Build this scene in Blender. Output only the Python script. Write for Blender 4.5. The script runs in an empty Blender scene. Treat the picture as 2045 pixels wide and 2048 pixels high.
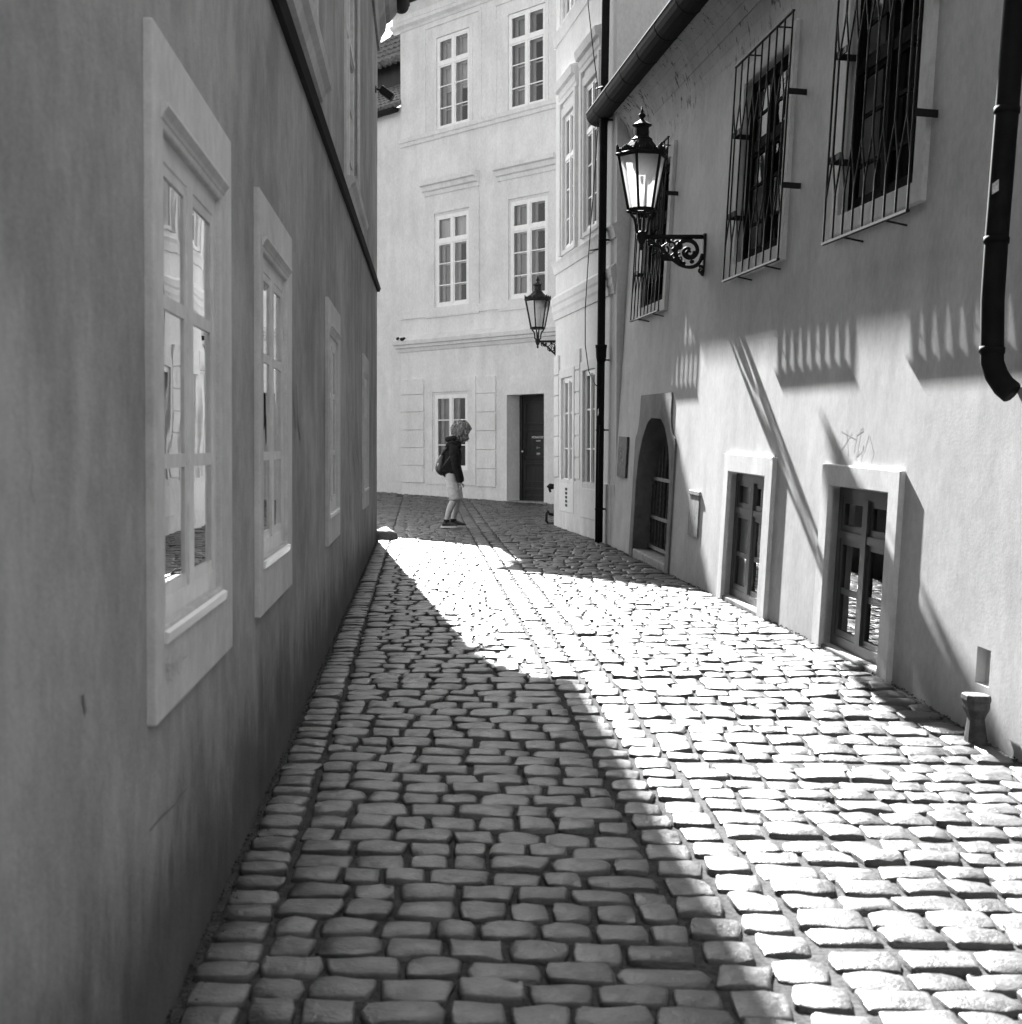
import bpy, math, random
import numpy as np
from mathutils import Vector, Matrix, Quaternion
R = math.radians
random.seed(7); rng = np.random.default_rng(7)
scene = bpy.context.scene
COL = scene.collection
# ------------------------------------------------------------------ camera
F = 2800.0; CX, CY = 1022.5, 1024.0; EYE = 1.43
PITCH = math.atan((1024 - 895) / F)
SW, SP, CP = None, math.sin(PITCH), math.cos(PITCH)
CAM = Vector((0, 0, EYE))
def ray(px, py):
    a = (px - CX) / F; b = (CY - py) / F
    return Vector((a, CP + b * SP, -SP + b * CP))
cd = bpy.data.cameras.new('camera'); cam = bpy.data.objects.new('camera', cd); COL.objects.link(cam)
cam.location = CAM; cam.rotation_euler = (R(90) - PITCH, 0, 0)
cd.sensor_fit = 'HORIZONTAL'; cd.sensor_width = 36; cd.lens = F / 2045 * 36
cd.clip_start = 0.05; cd.clip_end = 2000
cd.dof.use_dof = True; cd.dof.focus_distance = 13; cd.dof.aperture_fstop = 6.3
scene.camera = cam
# ------------------------------------------------------------------ frames
class Frame:
    """a wall plane: s along the wall (left to right as seen), n out of the wall, z up"""
    def __init__(s, O, S, N, U=(0, 0, 1)):
        s.O = Vector(O); s.S = Vector(S); s.N = Vector(N).normalized(); s.U = Vector(U)
        h = math.hypot(s.S.x, s.S.y); s.S = s.S / h
    def P(s, a, n, z): return s.O + s.S * a + s.N * n + s.U * z
    def uv(s, px, py, n=0.0):
        d = ray(px, py); o = s.O + s.N * n - CAM
        M = Matrix(((d.x, -s.S.x, -s.U.x), (d.y, -s.S.y, -s.U.y), (d.z, -s.S.z, -s.U.z)))
        t, a, z = M.inverted() @ o
        return a, z
def ground_pt(px, py, k=0.0103):
    d = ray(px, py); t = (0 - EYE) / (d.z - k * d.y); return CAM + d * t
LF = Frame((-.636, 0, 0), (-.0625, 1, 0), (1, .0625, 0), (.006, 0, 1))
RV = .095
R0 = ground_pt(1222, 1090)
RF = Frame(R0, (RV, -1, -.018), (-1, -RV, .055), (.055, 0, 1))
B0 = ground_pt(1107, 1050)
bd = (R0 + Vector((.02, 0, 0)) - B0); bd.z = 0; bd.normalize()
BF = Frame((B0.x, B0.y, 0), (bd.x, bd.y, 0), (bd.y, -bd.x, 0))
BF.O = BF.O - BF.N * .035
B_END = (R0 - B0).length + .05
mv = .894
MF = Frame((0, 28.6, 0), (mv, -1, 0), (-1, -mv, 0))
# ------------------------------------------------------------------ ground height
ZLY = [-20, 0, 18.7, 21.8, 28.6, 32.1, 45]; ZLZ = [-.2, 0, .193, .226, .33, .42, .75]
bs = [RF.uv(x, y) for x, y in ((1222, 1090), (1340, 1146), (1600, 1266), (1770, 1352), (2045, 1522))]
bp = [RF.P(a, 0, z) for a, z in bs]
bp.sort(key=lambda p: p.y)
ZRY = [-20] + [p.y for p in bp] + [21.8, 28.6, 32.1, 45]
ZRZ = [bp[0].z - .02 * (bp[0].y + 20) * .5] + [p.z for p in bp] + [.226, .33, .42, .75]
def xl(y): return -.636 - .0625 * y
def xr(y): return R0.x + RV * (R0.y - y)
def gz(x, y):
    x = np.asarray(x, float); y = np.asarray(y, float)
    a = np.interp(y, ZLY, ZLZ); b = np.interp(y, ZRY, ZRZ)
    t = np.clip((x - xl(y)) / np.maximum(xr(y) - xl(y), .3), 0, 1)
    return a + (b - a) * t
# ------------------------------------------------------------------ materials
def new_mat(name):
    m = bpy.data.materials.new(name); m.use_nodes = True
    nt = m.node_tree; nt.nodes.clear()
    out = nt.nodes.new('ShaderNodeOutputMaterial')
    return m, nt, out
def nd(nt, t, **kw):
    n = nt.nodes.new(t)
    for k, v in kw.items():
        if k in n.inputs.keys() if isinstance(k, str) else False: n.inputs[k].default_value = v
        else: setattr(n, k, v)
    return n
def g(v): return (v, v, v, 1)
def pos_noise(nt, scale, sc=(1, 1, 1), detail=4, rough=.55, dim=None):
    geo = nt.nodes.new('ShaderNodeNewGeometry'); mp = nt.nodes.new('ShaderNodeMapping')
    mp.inputs['Scale'].default_value = sc
    nt.links.new(geo.outputs['Position'], mp.inputs['Vector'])
    n = nt.nodes.new('ShaderNodeTexNoise'); n.inputs['Scale'].default_value = scale
    n.inputs['Detail'].default_value = detail; n.inputs['Roughness'].default_value = rough
    nt.links.new(mp.outputs[0], n.inputs['Vector'])
    return n.outputs['Fac']
def ramp(nt, src, a, b, lo=0.0, hi=1.0):
    r = nt.nodes.new('ShaderNodeMapRange'); r.inputs['From Min'].default_value = a; r.inputs['From Max'].default_value = b
    r.inputs['To Min'].default_value = lo; r.inputs['To Max'].default_value = hi; r.interpolation_type = 'SMOOTHSTEP'
    nt.links.new(src, r.inputs['Value']); return r.outputs[0]
def math_(nt, op, a, b=None):
    m = nt.nodes.new('ShaderNodeMath'); m.operation = op
    for i, v in enumerate((a, b)):
        if v is None: continue
        if isinstance(v, (int, float)): m.inputs[i].default_value = v
        else: nt.links.new(v, m.inputs[i])
    return m.outputs[0]
def bump(nt, h, strength, dist, prev=None):
    b = nt.nodes.new('ShaderNodeBump'); b.inputs['Strength'].default_value = strength; b.inputs['Distance'].default_value = dist
    nt.links.new(h, b.inputs['Height'])
    if prev: nt.links.new(prev, b.inputs['Normal'])
    return b.outputs[0]
def grey(nt, v):
    c = nt.nodes.new('ShaderNodeCombineColor')
    for i in range(3): nt.links.new(v, c.inputs[i])
    return c.outputs[0]
def sep_z(nt):
    geo = nt.nodes.new('ShaderNodeNewGeometry'); s = nt.nodes.new('ShaderNodeSeparateXYZ')
    nt.links.new(geo.outputs['Position'], s.inputs[0]); return s.outputs
def plaster(name, base, var=.12, streak=.1, speck=0.0, fine=.25, wave=.012, wavesc=1.1, stain=None, mould=None, rough=.9, grain=.07):
    m, nt, out = new_mat(name)
    p = nd(nt, 'ShaderNodeBsdfPrincipled'); p.inputs['Roughness'].default_value = rough
    p.inputs['Specular IOR Level'].default_value = .2
    big = pos_noise(nt, .8, (1, 1, 1), 5, .6)
    st = pos_noise(nt, 3.2, (1, 1, .12), 5, .6)
    fn = pos_noise(nt, 26, (1, 1, .6), 4, .65)
    v = math_(nt, 'ADD', ramp(nt, big, .3, .7, base * (1 - var), base * (1 + var)), ramp(nt, st, .3, .7, -base * streak, base * streak))
    v = math_(nt, 'ADD', v, ramp(nt, fn, .25, .75, -base * .08, base * .08))
    gr = pos_noise(nt, 150, (1, 1, 1), 3, .7); v = math_(nt, 'ADD', v, ramp(nt, gr, .25, .75, -base * grain, base * grain))
    md = pos_noise(nt, 3.4, (1, 1, .8), 6, .68); v = math_(nt, 'ADD', v, ramp(nt, md, .36, .66, -base * var * .8, base * var * .5))
    pit = pos_noise(nt, 34, (1, 1, .7), 3, .7); v = math_(nt, 'MULTIPLY', v, ramp(nt, pit, .70, .78, 1.0, .72))
    if speck:
        sp = pos_noise(nt, 9, (1, 1, .45), 5, .7)
        v = math_(nt, 'MULTIPLY', v, ramp(nt, sp, .70, .76, 1.0, 1 - speck))
    if stain:   # damp splash marks with ragged tops: stain = (height, strength)
        zz = sep_z(nt)[2]; n = pos_noise(nt, 1.6, (1, 1, .55), 6, .7); n2 = pos_noise(nt, 6, (1, 1, .45), 5, .7)
        e = math_(nt, 'ADD', math_(nt, 'MULTIPLY', n, 1.0), math_(nt, 'MULTIPLY', n2, .5))
        d = math_(nt, 'SUBTRACT', math_(nt, 'MULTIPLY', e, stain[0]), zz)
        v = math_(nt, 'MULTIPLY', v, ramp(nt, d, -.1, .45, 1.0, 1 - stain[1]))
    if mould:   # black mould specks under the eave: mould=(z0,z1)
        zz = sep_z(nt)[2]
        band = math_(nt, 'MULTIPLY', ramp(nt, zz, mould[0], mould[0] + .5), ramp(nt, zz, mould[1], mould[1] - .35))
        n = pos_noise(nt, 13, (1, 1, .5), 4, .75); n2 = pos_noise(nt, 1.3, (1, 1, 1), 3, .6)
        th = math_(nt, 'ADD', n, math_(nt, 'MULTIPLY', n2, .35))
        k = math_(nt, 'MULTIPLY', ramp(nt, th, .745, .82), band)
        v = math_(nt, 'MULTIPLY', v, math_(nt, 'SUBTRACT', 1.0, math_(nt, 'MULTIPLY', k, .8)))
    nt.links.new(grey(nt, v), p.inputs['Base Color'])
    b1 = bump(nt, pos_noise(nt, wavesc, (1, 1, .45), 3, .5), 1.0, wave)
    b2 = bump(nt, pos_noise(nt, 60, (1, 1, 1), 4, .6), fine, .003, b1)
    nt.links.new(b2, p.inputs['Normal']); nt.links.new(p.outputs[0], out.inputs[0])
    return m
def simple(name, base, rough=.5, metal=0.0, var=.15, sc=20, bmp=.1, spec=.5, stretch=(1, 1, 1)):
    m, nt, out = new_mat(name)
    p = nd(nt, 'ShaderNodeBsdfPrincipled'); p.inputs['Roughness'].default_value = rough; p.inputs['Metallic'].default_value = metal
    p.inputs['Specular IOR Level'].default_value = spec
    n = pos_noise(nt, sc, stretch, 4, .6)
    nt.links.new(grey(nt, ramp(nt, n, .3, .7, base * (1 - var), base * (1 + var))), p.inputs['Base Color'])
    if bmp: nt.links.new(bump(nt, n, bmp, .004), p.inputs['Normal'])
    nt.links.new(p.outputs[0], out.inputs[0])
    return m
def glass_mat(name, tint=.9, ior=1.5, rough=.0, boost=1.0):
    m, nt, out = new_mat(name)
    tr = nd(nt, 'ShaderNodeBsdfTransparent'); tr.inputs[0].default_value = g(tint)
    gl = nd(nt, 'ShaderNodeBsdfGlossy'); gl.inputs['Color'].default_value = g(.95); gl.inputs['Roughness'].default_value = rough
    fr = nd(nt, 'ShaderNodeFresnel'); fr.inputs['IOR'].default_value = ior
    wv = pos_noise(nt, 2.2, (1, 1, 1), 2, .5)
    b = bump(nt, wv, .25, .006)
    nt.links.new(b, gl.inputs['Normal'])
    mx = nd(nt, 'ShaderNodeMixShader'); f = math_(nt, 'MINIMUM', math_(nt, 'MULTIPLY', fr.outputs[0], boost), 1.0)
    nt.links.new(f, mx.inputs[0]); nt.links.new(tr.outputs[0], mx.inputs[1]); nt.links.new(gl.outputs[0], mx.inputs[2])
    nt.links.new(mx.outputs[0], out.inputs[0]); return m
def frosted(name):
    m, nt, out = new_mat(name)
    tl = nd(nt, 'ShaderNodeBsdfTranslucent'); tl.inputs[0].default_value = g(.9)
    tr = nd(nt, 'ShaderNodeBsdfTransparent'); tr.inputs[0].default_value = g(.85)
    gl = nd(nt, 'ShaderNodeBsdfGlossy'); gl.inputs['Roughness'].default_value = .15
    n = pos_noise(nt, 5, (1, 1, .4), 4, .6)
    m1 = nd(nt, 'ShaderNodeMixShader'); nt.links.new(ramp(nt, n, .3, .75, .35, .6), m1.inputs[0])
    nt.links.new(tl.outputs[0], m1.inputs[2]); nt.links.new(tr.outputs[0], m1.inputs[1])
    fr = nd(nt, 'ShaderNodeFresnel'); fr.inputs[0].default_value = 1.45
    m2 = nd(nt, 'ShaderNodeMixShader'); nt.links.new(fr.outputs[0], m2.inputs[0])
    nt.links.new(m1.outputs[0], m2.inputs[1]); nt.links.new(gl.outputs[0], m2.inputs[2])
    nt.links.new(m2.outputs[0], out.inputs[0]); return m
def cloth(name, base, dist):
    m, nt, out = new_mat(name)
    p = nd(nt, 'ShaderNodeBsdfPrincipled'); p.inputs['Roughness'].default_value = .95; p.inputs['Specular IOR Level'].default_value = .1
    n = pos_noise(nt, 9, (1, 1, 2.2), 3, .5)
    nt.links.new(grey(nt, ramp(nt, n, .35, .6, base * .86, base * 1.05)), p.inputs['Base Color'])
    nt.links.new(bump(nt, n, 1.0, dist), p.inputs['Normal']); nt.links.new(p.outputs[0], out.inputs[0]); return m
def cobble_mat(name):
    m, nt, out = new_mat(name)
    p = nd(nt, 'ShaderNodeBsdfPrincipled'); p.inputs['Specular IOR Level'].default_value = .5
    at = nd(nt, 'ShaderNodeAttribute'); at.attribute_name = 'tone'
    n1 = pos_noise(nt, 14, (1, 1, 1), 5, .65); n2 = pos_noise(nt, 90, (1, 1, 1), 3, .6)
    v = math_(nt, 'MULTIPLY', at.outputs['Fac'], ramp(nt, n1, .3, .72, .8, 1.18))
    v = math_(nt, 'MULTIPLY', v, ramp(nt, n2, .3, .7, .82, 1.15))
    sp = pos_noise(nt, 40, (1, 1, 1), 2, .6); v = math_(nt, 'MULTIPLY', v, ramp(nt, sp, .68, .76, 1.0, .45))
    nt.links.new(grey(nt, v), p.inputs['Base Color'])
    nt.links.new(ramp(nt, n1, .3, .7, .36, .52), p.inputs['Roughness'])
    n3 = pos_noise(nt, 34, (1, 1, 1), 5, .7)
    b = bump(nt, n1, .35, .012); b = bump(nt, n3, .6, .007, b); b = bump(nt, n2, .3, .003, b)
    nt.links.new(b, p.inputs['Normal']); nt.links.new(p.outputs[0], out.inputs[0]); return m
M = dict(
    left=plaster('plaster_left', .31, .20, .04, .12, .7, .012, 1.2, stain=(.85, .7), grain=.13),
    left_trim=plaster('plaster_left_trim', .56, .10, .06, 0, .15, .004),
    right=plaster('plaster_right', .52, .09, .04, .12, .22, .010, 1.0, stain=(.30, .35), mould=(4.6, 6.4)),
    right_trim=plaster('plaster_right_trim', .62, .07, .05, .1, .3, .012),
    mid=plaster('plaster_cream', .62, .06, .05, 0, .3, .005),
    white=plaster('plaster_white', .68, .05, .03, 0, .2, .004),
    white_base=plaster('plaster_peeling', .62, .12, .1, .35, .4, .006),
    sandstone=plaster('sandstone', .20, .25, .12, .3, .6, .01, 3.0),
    paint=simple('white_window_paint', .72, .4, 0, .05, 8, .03),
    paint_old=simple('aged_window_paint', .62, .5, 0, .1, 12, .1),
    darkwood=simple('dark_painted_wood', .018, .5, 0, .3, 10, .1, .25, (1, 1, .15)),
    gate=simple('worn_iron', .10, .6, 0, .4, 30, .2, .4),
    blackwood=simple('black_painted_wood', .008, .9, 0, .3, 10, .1, .03),
    greywood=simple('grey_painted_wood', .045, .5, 0, .15, 10, .05),
    iron=simple('black_iron', .011, .6, 0, .3, 40, .2, .2),
    zinc=simple('dark_sheet_metal', .009, .75, 0, .3, 9, .05, .15),
    tile=simple('roof_tile', .10, .75, 0, .4, 9, .3),
    dark=simple('dark_interior', .012, .9, 0, .1, 3, 0),
    curtain=simple('curtain_cloth', .34, .9, 0, .12, 6, .2, .1, (6, 6, .2)),
    curtain_white=simple('white_curtain', .6, .9, 0, .06, 6, .2, .1, (6, 6, .2)),
    glass=glass_mat('window_glass'), glass2=glass_mat('old_window_glass', .75, 1.5, 0, 2.2),
    glass3=glass_mat('dim_window_glass', .8, 1.5, 0, .12),
    frost=frosted('frosted_lantern_glass'),
    cobble=cobble_mat('cobblestone'),
    sand=simple('joint_sand', .06, .95, 0, .45, 60, .8, .1),
    stone=simple('granite', .22, .7, 0, .3, 14, .5),
    rust=simple('rusty_iron', .06, .7, 0, .5, 18, .5),
    paper=simple('sticker_paper', .5, .6, 0, .3, 60, 0),
    letter=simple('white_lettering', .62, .6, 0, .02, 5, 0),
    pencil=simple('graffiti_line', .12, .8, 0, .2, 30, 0),
    pencil2=simple('scratched_line', .38, .8, 0, .2, 30, 0),
    skin=simple('skin', .33, .55, 0, .08, 14, .05), hair=simple('curly_hair', .20, .6, 0, .8, 55, .2),
    hoodie=cloth('black_jersey', .016, .03), shorts=cloth('pale_cotton', .42, .03),
    shoe=simple('dark_trainer', .03, .7, 0, .3, 30, .1), sole=simple('shoe_sole', .5, .6, 0, .1, 10, 0),
    bag=simple('black_nylon', .022, .5, 0, .3, 14, .2),
)
# ------------------------------------------------------------------ mesh builder
class MB:
    def __init__(s): s.v = []; s.f = []
    def add(s, vs, fs):
        o = len(s.v); s.v += [Vector(p) for p in vs]; s.f += [tuple(i + o for i in f) for f in fs]
    def quad(s, a, b, c, d): s.add([a, b, c, d], [(0, 1, 2, 3)])
    def box(s, fr, s0, s1, n0, n1, z0, z1):
        if s1 < s0: s0, s1 = s1, s0
        if z1 < z0: z0, z1 = z1, z0
        P = fr.P
        vs = [P(a, n, z) for z in (z0, z1) for n in (n0, n1) for a in (s0, s1)]
        s.add(vs, [(0, 2, 3, 1), (4, 5, 7, 6), (0, 1, 5, 4), (2, 6, 7, 3), (0, 4, 6, 2), (1, 3, 7, 5)])
    def ring(s, fr, o, i, n0, n1):
        """a rectangular surround: o, i = (s0,s1,z0,z1)"""
        a0, a1, c0, c1 = o; b0, b1, d0, d1 = i; P = fr.P
        bot, top = d0 - c0 > .002, c1 - d1 > .002
        ib, it = (d0 if bot else c0), (d1 if top else c1)
        ov = [(a0, c0), (a1, c0), (a1, c1), (a0, c1)]; iv = [(b0, ib), (b1, ib), (b1, it), (b0, it)]
        vs = [P(x, n1, z) for x, z in ov + iv] + [P(x, n0, z) for x, z in ov + iv]
        fs = []
        for k in range(4):
            m = (k + 1) % 4
            if (k == 0 and not bot) or (k == 2 and not top):
                continue
            fs += [(k, m, 4 + m, 4 + k), (8 + m, 8 + k, 12 + k, 12 + m), (m, k, 8 + k, 8 + m), (4 + k, 4 + m, 12 + m, 12 + k)]
        if not bot: fs += [(0, 4, 12, 8), (5, 1, 9, 13)]
        if not top: fs += [(3, 7, 15, 11), (6, 2, 10, 14)]
        s.add(vs, fs)
    def profile(s, fr, s0, s1, pts, cap=True, dz0=0, dz1=0):
        """extrude a closed (n,z) profile along s"""
        k = len(pts)
        vs = [fr.P(s0, n, z + dz0) for n, z in pts] + [fr.P(s1, n, z + dz1) for n, z in pts]
        fs = [(i, (i + 1) % k, k + (i + 1) % k, k + i) for i in range(k)]
        if cap: fs += [tuple(range(k))[::-1], tuple(range(k, 2 * k))]
        s.add(vs, fs)
    def tube(s, pts, r, seg=8, cap=True, taper=None):
        pts = [Vector(p) for p in pts]; n = len(pts); vs = []; up = None
        for i, p in enumerate(pts):
            t = (pts[min(i + 1, n - 1)] - pts[max(i - 1, 0)]).normalized()
            if up is None:
                up = Vector((0, 0, 1)) if abs(t.z) < .9 else Vector((1, 0, 0))
            a = t.cross(up)
            if a.length < 1e-5: a = t.orthogonal()
            a.normalize(); b = a.cross(t).normalized(); up = b
            rr = r if taper is None else taper[i]
            vs += [p + (a * math.cos(2 * math.pi * k / seg) + b * math.sin(2 * math.pi * k / seg)) * rr for k in range(seg)]
        fs = [(i * seg + k, i * seg + (k + 1) % seg, (i + 1) * seg + (k + 1) % seg, (i + 1) * seg + k) for i in range(n - 1) for k in range(seg)]
        if cap: fs += [tuple(range(seg)), tuple(range((n - 1) * seg, n * seg))[::-1]]
        s.add(vs, fs)
    def ribbon(s, fr, pts, n, w):
        for (x0, z0), (x1, z1) in zip(pts, pts[1:]):
            L = math.hypot(x1 - x0, z1 - z0) or 1; a, b = -(z1 - z0) / L * w / 2, (x1 - x0) / L * w / 2
            s.quad(fr.P(x0 - a, n, z0 - b), fr.P(x1 - a, n, z1 - b), fr.P(x1 + a, n, z1 + b), fr.P(x0 + a, n, z0 + b))
    def lathe(s, prof, seg=24, c=(0, 0, 0), phase=0.0):
        c = Vector(c); n = len(prof)
        vs = [c + Vector((r * math.cos(2 * math.pi * k / seg + phase), r * math.sin(2 * math.pi * k / seg + phase), z)) for r, z in prof for k in range(seg)]
        fs = [(i * seg + k, i * seg + (k + 1) % seg, (i + 1) * seg + (k + 1) % seg, (i + 1) * seg + k) for i in range(n - 1) for k in range(seg)]
        fs += [tuple(range(seg))[::-1], tuple(range((n - 1) * seg, n * seg))]
        s.add(vs, fs)
    def ball(s, c, r, seg=8, sz=(1, 1, 1)):
        c = Vector(c); rows = seg // 2 + 1; vs = []
        for i in range(rows + 1):
            th = math.pi * i / rows
            for k in range(seg):
                ph = 2 * math.pi * k / seg
                vs.append(c + Vector((r * sz[0] * math.sin(th) * math.cos(ph), r * sz[1] * math.sin(th) * math.sin(ph), r * sz[2] * math.cos(th))))
        s.add(vs, [(i * seg + k, i * seg + (k + 1) % seg, (i + 1) * seg + (k + 1) % seg, (i + 1) * seg + k) for i in range(rows) for k in range(seg)])
    def build(s, name, mat, parent=None, smooth=False, bevel=0, seg=2, root=None, sub=0, flip=None):
        off = Vector((0, 0, 0))
        r = parent
        while r is not None and r.parent is not None: r = r.parent
        if r is not None and not r.get('local'): off = r.location
        me = bpy.data.meshes.new(name); me.from_pydata([tuple(p - off) for p in s.v], [], s.f); me.validate()
        me.materials.append(mat)
        import bmesh
        bm = bmesh.new(); bm.from_mesh(me)
        bmesh.ops.recalc_face_normals(bm, faces=bm.faces)
        if flip is not None:
            bm.normal_update()
            for f in bm.faces:
                if f.normal.dot(flip) < 0: f.normal_flip()
        bm.to_mesh(me); bm.free()
        if smooth: me.polygons.foreach_set('use_smooth', [True] * len(me.polygons))
        ob = bpy.data.objects.new(name, me); COL.objects.link(ob); ob.parent = parent
        if bevel:
            b = ob.modifiers.new('bevel', 'BEVEL'); b.width = bevel; b.segments = seg; b.limit_method = 'ANGLE'; b.angle_limit = R(40)
        if smooth == 'auto' or (smooth and bevel):
            pass
        if sub:
            d = ob.modifiers.new('sub', 'SUBSURF'); d.levels = sub; d.render_levels = sub
        return ob
def thing(name, loc, label, cat, group=None, local=False):
    o = bpy.data.objects.new(name, None); COL.objects.link(o); o.location = loc; o.empty_display_size = .3
    o['label'] = label; o['category'] = cat
    if group: o['group'] = group
    if local: o['local'] = 1
    return o
def tag(o, label, cat, group=None):
    o['label'] = label; o['category'] = cat
    if group: o['group'] = group
    return o
def wall_sheet(mb, fr, s0, s1, z0, z1, openings, depth=.2, n=0.0, noreveal=()):
    ss = sorted({s0, s1, *[v for o in openings for v in o[:2]]}); zs = sorted({z0, z1, *[v for o in openings for v in o[2:4]]})
    ss = [v for v in ss if s0 <= v <= s1]; zs = [v for v in zs if z0 <= v <= z1]
    for a, b in zip(ss, ss[1:]):
        for c, d in zip(zs, zs[1:]):
            ma, mz = (a + b) / 2, (c + d) / 2
            if any(o[0] < ma < o[1] and o[2] < mz < o[3] for o in openings): continue
            mb.quad(fr.P(a, n, c), fr.P(b, n, c), fr.P(b, n, d), fr.P(a, n, d))
    for i, (a, b, c, d) in enumerate(openings):
        if i in noreveal: continue
        P = fr.P; m = n - depth
        mb.quad(P(a, n, c), P(a, m, c), P(a, m, d), P(a, n, d)); mb.quad(P(b, n, c), P(b, n, d), P(b, m, d), P(b, m, c))
        mb.quad(P(a, n, d), P(a, m, d), P(b, m, d), P(b, n, d)); mb.quad(P(a, n, c), P(b, n, c), P(b, m, c), P(a, m, c))
def make_window(parent, fr, o, n, mat, cols=2, transom=None, bars=(), fw=.05, mw=.06, tw=.06, bw=.022, dp=.05, glass='glass',
                inner=None, curtain=None, room=.5, roommat='dark', proud=.012, gd=None):
    """casement window in opening o=(s0,s1,z0,z1); outside of the frame at n. bars: heights as fractions"""
    a, b, c, d = o; mb = MB()
    def lay(mb, n1, k=1.0):
        mb.ring(fr, o, (a + fw, b - fw, c + fw, d - fw), n1 - dp, n1)
        W = b - a; xs = [a + W * i / cols for i in range(1, cols)]
        for x in xs: mb.box(fr, x - mw / 2, x + mw / 2, n1 - dp * .9, n1 + proud, c + fw, d - fw)
        edges = [a + fw] + [v for x in xs for v in (x - mw / 2, x + mw / 2)] + [b - fw]
        for e0, e1 in zip(edges[::2], edges[1::2]):
            # sash frames
            parts = [(c + fw, d - fw)]
            if transom is not None:
                zt = c + (d - c) * transom
                mb.box(fr, e0, e1, n1 - dp * .8, n1 + proud * .66, zt - tw / 2, zt + tw / 2)
                parts = [(c + fw, zt - tw / 2), (zt + tw / 2, d - fw)]
            for p0, p1 in parts:
                mb.ring(fr, (e0, e1, p0, p1), (e0 + fw * .55, e1 - fw * .55, p0 + fw * .6, p1 - fw * .55), n1 - dp * .7, n1 - min(.006, proud))
            for q in bars:
                zb = c + (d - c) * q
                mb.box(fr, e0 + fw * .55, e1 - fw * .55, n1 - dp * .6, n1 - min(.012, proud), zb - bw / 2, zb + bw / 2)
    lay(mb, n)
    w = mb.build('window', mat, parent)
    gm = MB(); gn = n - (dp * .4 if gd is None else gd)
    gm.quad(fr.P(a + .01, gn, c + .01), fr.P(b - .01, gn, c + .01), fr.P(b - .01, gn, d - .01), fr.P(a + .01, gn, d - .01))
    gm.build('pane', M[glass], w, flip=fr.N)
    if inner:
        im = MB(); lay(im, n - inner); im.build('inner_frame', mat, w)
    if curtain:
        for (f0, f1, h0, h1, cm, cn) in curtain:
            cmb = MB(); k = 24; s0, s1 = a + (b - a) * f0, a + (b - a) * f1; z0, z1 = c + (d - c) * h0, c + (d - c) * h1
            vs = []
            for i in range(k + 1):
                x = s0 + (s1 - s0) * i / k; nn = cn + .012 * math.sin(i * 1.9) + .006 * math.sin(i * 4.1)
                vs += [fr.P(x, nn, z0), fr.P(x, nn, z1)]
            cmb.add(vs, [(2 * i, 2 * i + 2, 2 * i + 3, 2 * i + 1) for i in range(k)])
            cmb.build('curtain', M[cm], w, smooth=True)
    rm = MB(); e = .25; P = fr.P; n0, n1 = n - dp - .015, n - room
    q = [(a - .005, c - .005), (b + .005, c - .005), (b + .005, d + .005), (a - .005, d + .005)]
    f = [P(x, n0, z) for x, z in q]; bk = [P(x, n1, z) for x, z in q]
    for i in range(4): rm.quad(f[i], f[(i + 1) % 4], bk[(i + 1) % 4], bk[i])
    rm.quad(*bk)
    rm.build('interior', M[roommat], w)
    return w
def rect_px(fr, x0, y0, x1, y1, n=0.0):
    """opening from its top-left and bottom-right pixels -> (s0,s1,z0,z1)"""
    a, d = fr.uv(x0, y0, n); b, c = fr.uv(x1, y1, n)
    return (a, b, c, d)

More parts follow.
